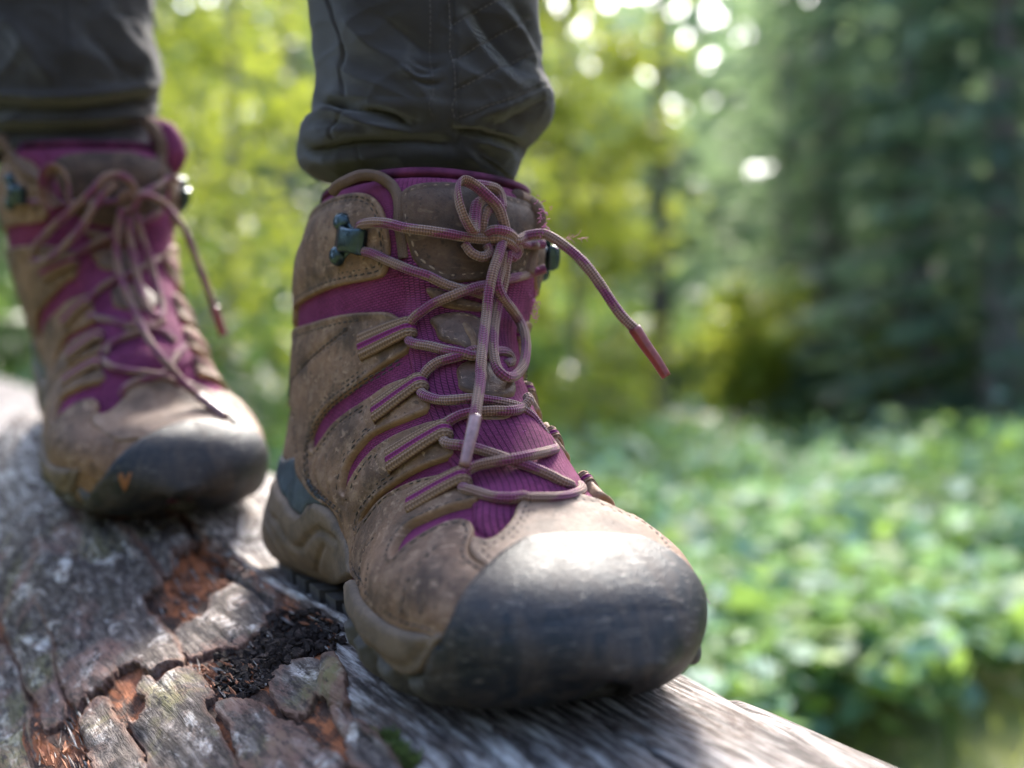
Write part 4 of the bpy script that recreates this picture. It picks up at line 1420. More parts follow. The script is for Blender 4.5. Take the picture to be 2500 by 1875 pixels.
def log_surface():
    crest = LZ0 + LSL * (_t - LT0)
    crest = np.where(_t > .85, LZ0 + LSL * (.85 - LT0) + .03 * (_t - .85), crest)
    Rr = LR * (1 + .03 * np.sin(_t * 7 + 1))
    T, PH = np.meshgrid(_t, _phi, indexing='ij')
    P = AX * T[..., None] + NX * (LN + Rr[:, None] * np.sin(PH))[..., None]
    P[..., 2] = (crest - LR)[:, None] + LR * np.cos(PH)
    rad = NX * np.sin(PH)[..., None] + np.array([0, 0, 1]) * np.cos(PH)[..., None]
    Q = np.stack([T * 5, np.sin(PH) * LR * 9, np.cos(PH) * LR * 9], -1)
    top = np.cos(PH) > .2
    d = fbm(Q, 3) * .006
    G = np.stack([T * 9, np.sin(PH) * LR * 70, np.cos(PH) * LR * 70], -1)
    d += fbm(G, 4) * .0016
    P = P + rad * d[..., None]
    # a swelling of the trunk carries the rear foot
    for S, reach in ((SR, .075), (SF, .035)):
        q = (P - S.org) @ S.R3
        dx = np.maximum(np.maximum(-q[..., 0], q[..., 0] - .245), 0)
        dy = np.maximum(np.abs(q[..., 1]) - .038, 0)
        w = np.clip(1 - np.hypot(dx, dy) / reach, 0, 1)
        w = w * w * (3 - 2 * w) * top
        P[..., 2] += w * (-.0022 - q[..., 2])
    pix = project(P)
    pp = pix[..., :2].reshape(-1, 2)
    ok = (top & (T < .9)).reshape(-1)
    # rotten zone left of the long split: the bark has gone and the wood beneath is eaten away
    zone = np.array(Z7((1180, -60), (1290, 100), (1480, 260), (1700, 440), (2000, 600), (2200, 720), (2150, 900), (2123, 1024), (2208, 1192), (2304, 1311), (2519, 1468), (2690, 1750), (-200, 1750), (-200, 1300), (-60, 500), (300, 100), (700, -60)))
    ins = poly_inside(pp, zone) & ok
    dist = seg_dist(pp[ok], zone, True)
    w = np.zeros(len(pp))
    w[ok] = np.clip(dist / 14, 0, 1) * ins[ok]
    w = w.reshape(T.shape)
    dep = -.0058 * w * (1 + .75 * fbm(np.stack([T * 40, np.sin(PH) * 26, np.cos(PH) * 26], -1), 4))
    # ridge along the split and open cracks
    strokes = [
        (Z7((1270, 95), (1480, 260), (1700, 440), (2000, 620), (2250, 740)), .004, 14, ),
        (Z7((1240, 130), (1440, 300), (1660, 480), (1900, 640)), -.006, 10),
        (ZR((0, 380), (70, 440), (150, 540), (220, 600), (330, 670), (420, 790), (470, 860)), -.005, 6),
        (ZR((1440, 540), (1560, 620), (1700, 690), (1830, 790), (1930, 860)), -.004, 5),
        (ZR((900, 620), (1060, 700), (1180, 790), (1260, 860)), -.003, 5),
        (ZR((1880, 290), (2050, 380), (2240, 490), (2500, 620)), -.003, 4),
        (ZR((500, 520), (620, 640), (760, 780), (850, 870)), -.0025, 5),
    ]
    for L, am, wd in strokes:
        L = catmull(np.array(L), step=6)
        lo, hi = L.min(0) - 60, L.max(0) + 60
        s = ok & (pp > lo).all(1) & (pp < hi).all(1)
        dd = seg_dist(pp[s], L)
        a = np.zeros(len(pp))
        a[s] = am * np.exp(-(dd / wd) ** 2)
        dep = dep + a.reshape(T.shape)
    P = P + rad * dep[..., None]
    Pl = (P - np.array(LOG_M.translation)) @ np.array(LOG_M.to_3x3())
    S = Surf(Pl, LOG_M).orient()
    return S, w


SL, ROT = log_surface()
LOG = thing('fallen_log', 'big weathered grey fallen log both boots stand on, bark flaking over orange rotten wood', 'log', LOG_M)
link_mesh('trunk', SL.P.reshape(-1, 3), SL.quads, M['wood'], LOG, True, None, {'rot': ROT.reshape(-1)})

PLATES = [
    # bark pieces still clinging to the trunk, outlines as photographed
    Z7((-60, 620), (0, 300), (250, 60), (560, -20), (745, 95), (870, 230), (965, 335), (1060, 490), (1000, 560), (930, 592), (1010, 705), (1110, 815), (1205, 975), (1195, 1030), (1120, 1010),
       (1010, 1075), (900, 1010), (800, 1060), (720, 1130), (640, 1190), (520, 1295), (445, 1190), (380, 960), (300, 700), (150, 520)),
    Z7((-80, 500), (120, 380), (330, 640), (370, 960), (430, 1220), (460, 1330), (400, 1410), (310, 1445), (260, 1270), (165, 1060), (90, 860)),
    Z7((1210, 1040), (1290, 1050), (1350, 1130), (1405, 1225), (1340, 1300), (1420, 1420), (1500, 1560), (1560, 1720), (1020, 1720), (960, 1580), (880, 1460), (850, 1370), (920, 1345), (965, 1250),
       (900, 1180), (960, 1090), (1080, 1110)),
    Z7((620, 1260), (720, 1240), (790, 1380), (870, 1500), (950, 1620), (980, 1720), (640, 1720), (590, 1560), (545, 1400)),
    Z7((1375, 560), (1490, 520), (1500, 400), (1570, 370), (1700, 470), (1840, 600), (1750, 690), (1720, 790), (1650, 850), (1560, 905), (1400, 930), (1240, 985), (1140, 840), (1210, 745), (1350, 690)),
    Z7((760, 100), (1000, 60), (1210, 100), (1225, 260), (1130, 290), (1110, 420), (1060, 440), (960, 320)),
    Z7((1750, 1150), (1850, 1030), (1990, 990), (2150, 960), (2240, 1060), (2260, 1300), (2140, 1230), (2060, 1240), (2000, 1340), (1880, 1350)),
    Z7((2140, 1080), (2200, 1200), (2300, 1330), (2500, 1480), (2660, 1720), (2330, 1720), (2260, 1560), (2210, 1440), (2160, 1300)),
    Z7((1420, 1290), (1560, 1250), (1750, 1330), (1860, 1400), (1990, 1420), (2040, 1500), (2200, 1600), (2260, 1720), (1620, 1720), (1540, 1520)),
    Z7((-120, 900), (60, 900), (150, 1080), (210, 1250), (190, 1420), (240, 1600), (240, 1740), (-120, 1740)),
]


def plate_relief(P, d):
    g = fbm(P * np.array([5, 95, 95]), 4) * .9 + fbm(P * np.array([18, 60, 60]) + 4, 3) * .7
    f = fbm(P * np.array([3, 42, 42]) + 9, 2)
    crack = -1.6 * np.exp(-(f / .035) ** 2)
    curl = 1.1 * np.exp(-(d / 5) ** 2) * vnoise(P * 45)
    return g + crack + curl


for k, pl in enumerate(PLATES):
    uvp = SL.uvs(pl)
    patch(SL, 'bark_plate', uvp, M['bark'], LOG, T=(4, 3.6, 3.2, 3.6, 3.4, 4.2, 3.2, 3.0, 4, 1.6)[k], r=.7, edge=.82, sp=2.2, skirt=-5, rough=.0, jag=1.2, jag_f=.3, fibre=3.4, border_step=.7, fn=plate_relief)

# crumbled black bark and small chips
rr = random.Random(11)


def chips(name, polys, n, smin, smax, mat, kind='stuff', lift=4.0):
    bag = Bag()
    ico = [Vector(v) for v in ((0, 0, 1), (.89, 0, .45), (.28, .85, .45), (-.72, .53, .45), (-.72, -.53, .45), (.28, -.85, .45), (.72, .53, -.45), (-.28, .85, -.45), (-.89, 0, -.45), (-.28, -.85, -.45), (.72, -.53, -.45), (0, 0, -1))]
    IF = [(0, 1, 2), (0, 2, 3), (0, 3, 4), (0, 4, 5), (0, 5, 1), (1, 6, 2), (2, 7, 3), (3, 8, 4), (4, 9, 5), (5, 10, 1), (6, 7, 2), (7, 8, 3), (8, 9, 4), (9, 10, 5), (10, 6, 1), (11, 7, 6), (11, 8, 7), (11, 9, 8), (11, 10, 9), (11, 6, 10)]
    for poly in polys:
        poly = np.array(poly)
        lo, hi = poly.min(0), poly.max(0)
        k = 0
        while k < n:
            p = np.array([rr.uniform(lo[0], hi[0]), rr.uniform(lo[1], hi[1])])
            if not poly_inside(p[None], poly)[0]:
                continue
            k += 1
            u, v = SL.px(*p)
            P, N = SL.at([u], [v])
            s = rr.uniform(smin, smax) / 1000 * (1 if rr.random() < .8 else 1.5)
            E = Matrix.Rotation(rr.uniform(0, 6.28), 3, 'Z') @ Matrix.Rotation(rr.uniform(-.5, .5), 3, 'X')
            V = []
            for q in ico:
                w = E @ Vector((q.x * s * rr.uniform(.7, 1.9), q.y * s * rr.uniform(.5, 1.1), q.z * s * rr.uniform(.4, .9)))
                V.append(P[0] + np.array(w) + N[0] * rr.uniform(.2, 1) * lift / 1000)
            bag.add(V, IF)
    return tag(bag.build(name, M[mat], LOG, smooth=False), kind=kind)


chips('crumbled_bark', [Z7((1230, 830), (1400, 760), (1560, 740), (1760, 640), (2050, 640), (2250, 780), (2220, 900), (1980, 960), (1820, 1080), (1640, 1200), (1480, 1260), (1400, 1120), (1440, 980))], 900, .4, 1.6, 'char', lift=1.8)
chips('crumbled_bark', [Z7((1750, 850), (2000, 820), (2100, 900), (1900, 1000), (1720, 1040))], 200, .5, 2.2, 'char', lift=3.5)
chips('wood_crumbs', [Z7((1150, 350), (1450, 330), (1500, 520), (1350, 680), (1200, 700), (1080, 600)), Z7((1250, 1000), (1500, 1000), (1600, 1100), (1400, 1130))], 70, .3, 1.1, 'wood_rot', lift=.8)


def splinters(name, polys, n, mat, lmin, lmax):
    bag = Bag()
    for poly in polys:
        poly = np.array(poly)
        lo, hi = poly.min(0), poly.max(0)
        k = 0
        while k < n:
            p = np.array([rr.uniform(lo[0], hi[0]), rr.uniform(lo[1], hi[1])])
            if not poly_inside(p[None], poly)[0]:
                continue
            k += 1
            u, v = SL.px(*p)
            P, N = SL.at([u], [v])
            d = np.array([1, rr.gauss(0, .14), 0])
            d = d - N[0] * d.dot(N[0]) + N[0] * rr.gauss(0, .10)
            d /= np.linalg.norm(d)
            s = np.cross(N[0], d)
            l, w, h = rr.uniform(lmin, lmax) / 1000, rr.uniform(.25, .8) / 1000, rr.uniform(.2, .6) / 1000
            c = P[0] + N[0] * rr.uniform(.2, 2.5) / 1000
            a, b = c - d * l / 2, c + d * l / 2
            bag.add([a - s * w * .3, a + s * w * .3, a + N[0] * h, c - s * w, c + s * w, c + N[0] * h * 1.5, b], [(0, 1, 4, 3), (1, 2, 5, 4), (2, 0, 3, 5), (3, 4, 6), (4, 5, 6), (5, 3, 6), (2, 1, 0)])
    return tag(bag.build(name, M[mat], LOG, smooth=False), kind='stuff')


ROTS = [Z7((1130, 330), (1400, 280), (1500, 450), (1380, 560), (1200, 700), (1030, 680)), Z7((250, 1400), (480, 1330), (640, 1240), (600, 1500), (640, 1700), (250, 1700)), Z7((1200, 1000), (1700, 1000), (1800, 1150), (1400, 1250)),
        Z7((1450, 230), (1700, 440), (2200, 720), (2150, 800), (1760, 680), (1560, 480))]
splinters('wood_splinters', ROTS, 42, 'wood_rot', 3, 14)
splinters('wood_splinters', ROTS + [Z7((1450, 700), (2200, 700), (2200, 980), (1750, 1130))], 30, 'wood', 5, 20)


def tufts(name, pts, n, mat):
    bag = Bag()
    for cx, cy, s in pts:
        for _ in range(n):
            u, v = SL.px(cx + rr.gauss(0, s), cy + rr.gauss(0, s * .8))
            P, N = SL.at([u], [v])
            p, nn = P[0] + N[0] * .0005, N[0]
            d = np.array([rr.gauss(0, .6), rr.gauss(0, .6), 1.0])
            l = rr.uniform(.001, .003)
            sd = np.cross(d, [rr.uniform(-1, 1), rr.uniform(-1, 1), .1])
            sd /= np.linalg.norm(sd)
            w = .0004
            bag.add([p - sd * w, p + sd * w, p + d * l * .6 + sd * w * .8, p + d * l], [(0, 1, 2), (0, 2, 3)])
    return tag(bag.build(name, M[mat], LOG, smooth=False), kind='stuff')


tufts('moss', ZR((340, 690, 14), (390, 750, 14), (450, 810, 16)) and [(950, 1808, 9), (972, 1836, 10), (1000, 1866, 12)], 260, 'moss')

# ------------------------------------------------------------------ the walker's trousers
PERSON = thing('person', 'person in charcoal trousers striding along the log in hiking boots, seen from the shins down', 'person', Matrix.Translation((-.15, .6, .37)))


def trouser(rows, depth, strokes, seed, steps=(), ds=1.0, aspect=.95, nv=340, low_noise=.002):
    rows = np.array(rows, float)
    ys = np.concatenate([np.arange(-1300, -60, 26), np.arange(-60, rows[-1, 0] + .1, 4.0)])
    L = np.interp(ys, rows[:, 0], rows[:, 1])
    R = np.interp(ys, rows[:, 0], rows[:, 2])
    for _ in range(1):
        for A in (L, R):
            A[1:-1] = (A[:-2] + 2 * A[1:-1] + A[2:]) / 4
    v = np.linspace(-1, 1, nv, endpoint=False) * math.pi
    G = []
    for y, l, r in zip(ys, L, R):
        c = np.array(at_depth((l + r) / 2, y, depth))
        a = (r - l) / 2 / FPX * depth
        b = a * aspect
        x = np.sign(np.sin(v)) * np.abs(np.sin(v)) ** .92 * a
        z = -np.sign(np.cos(v)) * np.abs(np.cos(v)) ** .92 * b
        G.append(np.stack([c[0] + x, c[1] + z, np.full(nv, c[2])], 1))
    G = np.array(G)
    S0 = Surf(G, Matrix.Identity(4)).orient()
    pix = S0.pix[..., :2].reshape(-1, 2)
    N = S0.N.reshape(-1, 3)
    vd = S0.P.reshape(-1, 3) - np.array(CAMP)
    vd /= np.linalg.norm(vd, axis=1, keepdims=True)
    face = np.clip(-(N * vd).sum(1) * 2.2, 0, 1)
    h = np.zeros(len(pix))
    for pl, am, w in steps:
        C = catmull(np.array(pl, float), step=6)
        x = pix[:, 0]
        yl = np.interp(x, C[:, 0], C[:, 1])
        up = yl - pix[:, 1]
        e = np.clip(np.minimum(x - C[0, 0], C[-1, 0] - x) / 45 + .25, 0, 1) * ((x > C[0, 0] - 12) & (x < C[-1, 0] + 12))
        h += am * e * np.where(up > 0, np.exp(-(np.maximum(up - 6, 0) / w) ** 1.3) * np.clip(up / 5, 0, 1), -.35 * np.exp(-(up / (w * .5)) ** 2))
    for pl, am, w in strokes:
        C = catmull(np.array(pl, float), step=6)
        lo, hi = C.min(0) - 4 * w, C.max(0) + 4 * w
        s = (pix > lo).all(1) & (pix < hi).all(1) & (face > 0)
        if s.any():
            d = seg_dist(pix[s], C)
            # fade the ends out
            e = np.minimum(np.linalg.norm(pix[s] - C[0], axis=1), np.linalg.norm(pix[s] - C[-1], axis=1))
            h[s] += 1.2 * am * (.55 * np.exp(-(d / (w * .8)) ** 2) + .45 * np.exp(-np.abs(d) / (w * .55))) * np.clip(.35 + e / (3 * w), 0, 1)
    P = S0.P.reshape(-1, 3)
    back = fbm(P * np.array([14, 14, 30]) + seed, 4) * 2.6 * (1 - face) + fbm(P * np.array([26, 26, 40]) + seed, 3) * low_noise * 350 * .8
    rg = 1 - np.abs(fbm(P * np.array([20, 20, 34]) + np.array([P[:, 2].mean(), 0, 0]) + P[:, [2, 2, 0]] * np.array([14, 14, -22]) + seed * 3, 2)) * 2.4
    rg2 = 1 - np.abs(fbm(P * np.array([38, 38, 60]) + P[:, [2, 0, 0]] * np.array([-25, 20, 30]) + seed * 7, 2)) * 2.4
    back = back + 1.5 * np.clip(rg, 0, 1) ** 3 + .7 * np.clip(rg2, 0, 1) ** 3
    P = P + N * ((h * face + back) * .001)[:, None]
    G = P.reshape(G.shape)
    return Surf(G, Matrix.Identity(4)).orient()


def leg(S, seams, group=None):
    V = S.P.reshape(-1, 3)
    nv = S.nv
    # cuff turned in at the bottom
    c = S.P[-1].mean(0)
    F = [S.quads]
    prev = (S.nu - 1) * nv + np.arange(nv)
    ex = []
    for k, (sc, dz) in enumerate(((.985, -.0012), (.96, -.0008), (.94, .003), (.93, .02))):
        ring = c + (S.P[-1] - c) * sc + np.array([0, 0, dz])
        cur = len(V) + k * nv + np.arange(nv)
        F.append(np.stack([prev, np.roll(prev, -1), np.roll(cur, -1), cur], -1)[:, ::-1])
        ex.append(ring)
        prev = cur
    V = np.concatenate([V] + ex)
    inv = np.array(PERSON.matrix_world.translation)
    F = np.concatenate(F)
    o = link_mesh('trouser_leg', V - inv, F, M['cloth'], PERSON)
    bag = Bag()
    for uv, off, rad, Ls in seams:
        b2 = Bag()
        stitch_line(S, b2, uv, .32, L=Ls, gap=.5, rad=rad, off=off)
        for VV in b2.V:
            VV -= inv
        bag.V += b2.V
        bag.F += [tuple(i + bag.n for i in f) for f in b2.F]
        bag.U += b2.U
        bag.n += b2.n
    if bag.n:
        bag.build('stitching', M['cloth_thread'], o)
    return o


ROWS_F = [(-1300, 690, 1420), (-700, 700, 1370), (-250, 735, 1325), (0, 757, 1316), (60, 768, 1319), (100, 776, 1320), (150, 782, 1322), (190, 784, 1327), (215, 783, 1338), (240, 780, 1348), (258, 778, 1349), (280, 774, 1345), (298, 769, 1337), (312, 742, 1322),
          (329, 735, 1302), (349, 733, 1280), (383, 732, 1264), (400, 738, 1262), (420, 755, 1258), (434, 790, 1252), (446, 830, 1240)]
q8 = lambda *p: [a[:2] for a in Z8(*p)]
ST_F = [
    (q8((240, 735), (430, 748), (600, 780), (760, 830), (900, 905)), -6.0, 17),
    (q8((180, 830), (330, 800), (480, 838), (700, 915), (900, 940)), 3.5, 20),
    (q8((100, 1060), (250, 1060), (420, 1025), (620, 1010), (900, 1010), (1200, 1040)), -4.5, 18),
    (q8((140, 960), (300, 930), (500, 940)), 1.5, 20),
    (q8((150, 1150), (400, 1130), (700, 1120)), 2.2, 24),
    (q8((1215, 930), (1400, 945), (1560, 985), (1680, 1040)), -3.8, 14),
    (q8((1240, 860), (1450, 790), (1650, 720), (1850, 650)), 2.2, 26),
    (q8((1300, 1000), (1500, 1060), (1640, 1120)), 2.4, 16),
    (q8((1400, 1090), (1500, 1160), (1600, 1250)), -2.2, 14),
    (q8((1250, 1060), (1330, 1130), (1400, 1200)), 1.5, 16),
    (q8((420, 120), (600, 330), (820, 480), (1000, 700), (1080, 850)), 2.8, 34),
    (q8((300, 450), (500, 560), (760, 660), (980, 800)), 2.0, 26),
    (q8((640, 80), (860, 260), (1000, 360), (1130, 400)), -2.4, 30),
    (q8((860, 480), (960, 540), (1060, 500)), -1.4, 10),
    (q8((880, 560), (1000, 610), (1120, 590)), -1.4, 9),
    (q8((900, 440), (1010, 480), (1130, 470)), -1.1, 9),
    (q8((850, 520), (960, 575), (1060, 560)), 1.3, 9),
    (q8((1260, 120), (1400, 380), (1560, 560), (1700, 650)), 2.6, 24),
    (q8((1330, 60), (1500, 300), (1650, 470), (1740, 560)), -2.6, 24),
    (q8((1480, 0), (1640, 200), (1740, 380), (1790, 520)), 2.6, 20),
    (q8((1620, 0), (1740, 160), (1800, 330)), -2.2, 18),
    (q8((1800, 560), (1880, 660), (1890, 740)), 1.5, 24),
    (q8((1400, 900), (1600, 860), (1800, 780)), -1.6, 18),
    (q8((280, -30), (370, 180), (425, 350), (405, 560), (440, 700)), -1.3, 4.5),
    (q8((490, 755), (400, 850), (355, 930), (360, 1010)), -1.0, 4),
    (q8((480, 1040), (540, 1130), (600, 1230)), -.8, 4),
    (q8((1160, -30), (1175, 200), (1190, 430), (1212, 700), (1218, 900), (1210, 1040)), 1.0, 4.5),
    (q8((1178, -30), (1193, 200), (1206, 430), (1229, 700), (1236, 900), (1228, 1040)), -.9, 4),
    (q8((1190, 185), (1360, 90), (1540, -10)), -.8, 5),
    (q8((1195, 445), (1390, 330), (1600, 215), (1790, 108)), -.9, 5),
    (q8((1212, 652), (1400, 560), (1600, 470), (1790, 375)), -.9, 5),
    (q8((1226, 850), (1400, 780), (1600, 710), (1780, 640), (1890, 600)), -1.0, 5),
    (q8((1240, 1010), (1330, 1000), (1420, 960), (1560, 880), (1880, 700)), -.6, 5),
]
STEP_F = [(q8((140, 1075), (300, 1055), (480, 1018), (640, 1005), (820, 1020)), 4.2, 26),
          (q8((250, 738), (430, 750), (600, 785), (760, 835), (900, 908)), 4.5, 30),
          (q8((1200, 925), (1400, 948), (1560, 990), (1700, 1045)), 4.0, 30),
          (q8((1380, 1120), (1500, 1190), (1620, 1290)), 2.0, 18)]
TF = trouser(ROWS_F, .512, ST_F, 3., STEP_F, aspect=.88)
s_ = lambda *p: TF.uvs(q8(*p))
SEAM_F = [(s_((1150, -20), (1165, 200), (1178, 430), (1200, 700), (1206, 880)), .6, .22, 1.8),
          (s_((1030, -20), (1035, 250), (1040, 480), (1048, 700), (1060, 860)), 0, .17, 1.8),
          (s_((1195, 185), (1360, 90), (1540, -10)), 0, .26, 1.9), (s_((1200, 442), (1390, 328), (1600, 212), (1780, 112)), 0, .26, 1.9),
          (s_((1217, 650), (1400, 558), (1600, 468), (1780, 378)), 0, .26, 1.9), (s_((1230, 848), (1400, 778), (1600, 708), (1780, 638)), 0, .24, 1.9)]
leg(TF, SEAM_F)

dR = project(np.array(SR.M @ Vector((.078, 0, .17))))[2]
ROWS_R = [(-1300, -150, 430), (-400, -110, 385), (0, -75, 362), (68, -70, 359), (120, -70, 374), (160, -66, 386), (185, -64, 391), (215, -60, 386), (249, -56, 380), (290, -46, 366), (330, -36, 352), (372, -20, 338), (392, -10, 332)]
ST_R = [([(-60, 225), (150, 236), (380, 205)], 4.5, 18), ([(-60, 258), (150, 266), (370, 246)], -5, 14), ([(-40, 290), (160, 292), (360, 275)], 4, 16), ([(-40, 322), (170, 320), (350, 312)], -4.5, 14), ([(-30, 350), (150, 350), (340, 340)], 3, 14),
        ([(250, 20), (330, 120), (380, 175)], 3, 26), ([(150, -20), (160, 100), (150, 220)], -1.2, 6), ([(200, 60), (280, 150), (300, 200)], -3, 22), ([(20, 60), (100, 160), (140, 210)], 3, 30)]
TR = trouser(ROWS_R, dR, ST_R, 9., nv=200)
leg(TR, [])
# socks fill the boots' openings
for S, d in ((SF, 0), (SR, 0)):
    c0 = S.P[0].mean(0)
    ringb = []
    k = 40
    idx = np.linspace(0, S.nv, k, endpoint=False).astype(int)
    for sc, dz in ((.70, -.05), (.70, -.02), (.64, -.010), (.45, -.006), (.10, -.004)):
        ringb.append(c0 + (S.P[0][idx] - c0) * sc + np.array([0, 0, dz]))
    V = np.concatenate(ringb) @ S.R3.T + S.org - np.array(PERSON.matrix_world.translation)
    F = [(i * k + j, i * k + (j + 1) % k, (i + 1) * k + (j + 1) % k, (i + 1) * k + j) for i in range(4) for j in range(k)]
    link_mesh('sock', V, F, M['sock'], PERSON)

# ------------------------------------------------------------------ forest
GZ = -0.10


def leaf_mat(name, col, var, gloss=.45, trans=.45, spec=.5, third=None):
    t = NT(name)
    a = t.attr('tint')
    c = t.mix(a, col, var) if third is None else t.ramp(a, [(.0, third), (.38, third), (.58, col), (1., var)])
    t.fin(c, gloss, None, Specular_IOR_Level=spec)
    tr = t.n('BsdfTranslucent', {'Color': t.mix(.5, c, tuple(min(1, x * 1.6) for x in var))})
    mx = t.n('MixShader', {0: trans})
    t.t.links.new(t.b.outputs[0], mx.inputs[1])
    t.t.links.new(tr.outputs[0], mx.inputs[2])
    t.t.links.new(mx.outputs[0], t.out.inputs[0])
    return t.m


M['leaf_yellow'] = leaf_mat('sunlit_beech_leaf', (.12, .19, .02), (.30, .33, .04), .5, .55)
M['leaf_green'] = leaf_mat('green_leaf', (.055, .12, .025), (.13, .2, .05), .4, .45)
M['leaf_glossy'] = leaf_mat('glossy_ground_leaf', (.045, .12, .035), (.21, .32, .065), .6, .42, .5, (.18, .32, .24))  # pale mint tone paints sky reflection into part of the leaves
M['needle'] = leaf_mat('spruce_needles', (.045, .09, .068), (.20, .28, .13), .6, .45)  # greens lightened in place of haze over the background trees
M['dry_grass'] = leaf_mat('dry_grass', (.12, .20, .035), (.24, .26, .06), .7, .4, .3)
M['bounce_wood'] = leaf_mat('grey_bounce_wood', (.075, .072, .068), (.12, .12, .095), .8, .25, .2)  # neutral grey chosen for the light the unseen wood bounces back
M['bark_tree'] = simple('tree_bark', (.20, .165, .16), .9, 0, 30, .4, .4)


def ground_mat():
    t = NT('forest_floor')
    ob = t.obj()
    n1 = t.noise(ob, 1.3, 6, .65)
    n2 = t.noise(ob, 14, 5, .7)
    c = t.ramp(n1, [(.30, (.05, .075, .018)), (.50, (.10, .105, .03)), (.66, (.12, .105, .04)), (.8, (.14, .105, .05))])
    c = t.mix(t.math('MULTIPLY', t.ramp(n2, [(.4, 0.), (.65, 1.)]), .6), c, (.11, .14, .035))
    return t.fin(c, .9, t.bump(n2, .6, .03))


M['floor'] = ground_mat()
xs = np.concatenate([np.linspace(-90, -12, 30), np.linspace(-11.5, 11.5, 110), np.linspace(12, 90, 30)])
ysg = np.concatenate([np.linspace(-60, -4, 20), np.linspace(-3.6, 16, 110), np.linspace(17, 130, 34)])
X, Y = np.meshgrid(xs, ysg, indexing='ij')
Zg = GZ + .05 * fbm(np.stack([X * .6, Y * .6, X * 0], -1), 4) * np.clip((np.hypot(X, Y - .5) - .6) / 2, 0, 1)
i, j = np.mgrid[0:len(xs) - 1, 0:len(ysg) - 1]
k = len(ysg)
F = np.stack([i * k + j, (i + 1) * k + j, (i + 1) * k + j + 1, i * k + j + 1], -1).reshape(-1, 4)
tag(link_mesh('forest_floor', np.stack([X, Y, Zg], -1).reshape(-1, 3), F, M['floor']), kind='structure')


def cards(P, size, nrm_bias, rng, aspect=.55, droop=0., axis=None):
    """leaf shaped faces: 4-vertex rhombs folded along the midrib.  P (n,3) centres"""
    n = len(P)
    d = rng.normal(size=(n, 3)) if axis is None else axis + rng.normal(size=(n, 3)) * .35
    d[:, 2] = d[:, 2] * .5 - droop
    d /= np.linalg.norm(d, axis=1, keepdims=True)
    nn = rng.normal(size=(n, 3)) * (1 - nrm_bias) + np.array([0, 0, 1.0]) * nrm_bias
    s = np.cross(nn, d)
    s /= np.linalg.norm(s, axis=1, keepdims=True) + 1e-9
    up = np.cross(d, s)
    L = (size * rng.uniform(.6, 1.3, n))[:, None]
    W = L * aspect
    V = np.stack([P - d * L * .5, P + s * W * .5 + up * W * .12, P + d * L * .5, P - s * W * .5 + up * W * .12], 1).reshape(-1, 3)
    b = np.arange(n)[:, None] * 4
    F = np.concatenate([b + np.array([[0, 1, 2]]), b + np.array([[0, 2, 3]])], 0)
    return V, F


def card_obj(name, P, size, bias, mat, rng, parent=None, tint=None, **kw):
    V, F = cards(P, size, bias, rng, **kw)
    tn = np.repeat(rng.random(len(P)) if tint is None else np.clip(tint + rng.normal(size=len(P)) * .2, 0, 1), 4)
    return link_mesh(name, V, F, M[mat], parent, True, None, {'tint': tn})


def trunk_mesh(h, r, rng, bend=.15):
    n = 10
    z = np.linspace(-.1, h, n)
    P = np.stack([np.cumsum(rng.normal(size=n)) * bend * .1, np.cumsum(rng.normal(size=n)) * bend * .1, z], 1)
    rad = r * (1 - .8 * np.linspace(0, 1, n)) * (1 + .5 * np.exp(-np.linspace(0, 1, n) * 14))
    return catmull(P, n=3), np.interp(np.linspace(0, 1, 28), np.linspace(0, 1, n), rad), P


def px_at(px, Yd):
    return (px - 1250) / FPX * Yd


def broad_tree(px, Yd, h, crown_r, z0, n, leaf, mat, label, seed, cat='tree', name='beech_tree', tr=.028, group=None, tint=.5):
    rng = np.random.default_rng(seed)
    x = px_at(px, Yd)
    T = thing(name, label, cat, Matrix.Translation((x, Yd, GZ)), group)
    P, rad, K = trunk_mesh(h, tr, rng)
    b = Bag()
    V, F, U = tube_mesh(P, rad, 9)
    b.add(V, F)
    cl = []
    nb = 18
    for q in range(nb):
        f = (q + .5) / nb
        z = z0 + (h - z0) * f
        a = q * 2.4 + rng.normal() * .4
        reach = crown_r * (1 - .55 * abs(f - .35)) * rng.uniform(.6, 1.1)
        base = np.array([np.interp(z * .85, K[:, 2], K[:, 0]), np.interp(z * .85, K[:, 2], K[:, 1]), z * .85])
        tip = base + np.array([math.cos(a) * reach, math.sin(a) * reach, h * .06 + rng.normal() * .1])
        mid = (base + tip) / 2 + np.array([0, 0, .12 * reach])
        C = catmull(np.array([base, mid, tip]), n=5)
        V, F, U = tube_mesh(C, np.linspace(tr * .35, tr * .08, len(C)), 6)
        b.add(V, F)
        for w in np.linspace(.35, 1.0, 5):
            cl.append((base * (1 - w) + tip * w, crown_r * .26 * rng.uniform(.7, 1.3)))
    b.build('trunk', M['bark_tree'], T)
    cl_p = np.array([c for c, _ in cl])
    cl_s = np.array([s for _, s in cl])
    k = rng.integers(0, len(cl), n)
    Pn = cl_p[k] + rng.normal(size=(n, 3)) * cl_s[k][:, None] * np.array([.8, .8, .5])
    Pn = Pn[Pn[:, 2] > .02]
    ct = rng.normal(size=len(cl)) * .25 + tint
    kk = k[:len(Pn)]
    card_obj('crown', Pn, leaf, .55, mat, rng, T, tint=ct[kk], aspect=.62)
    return T


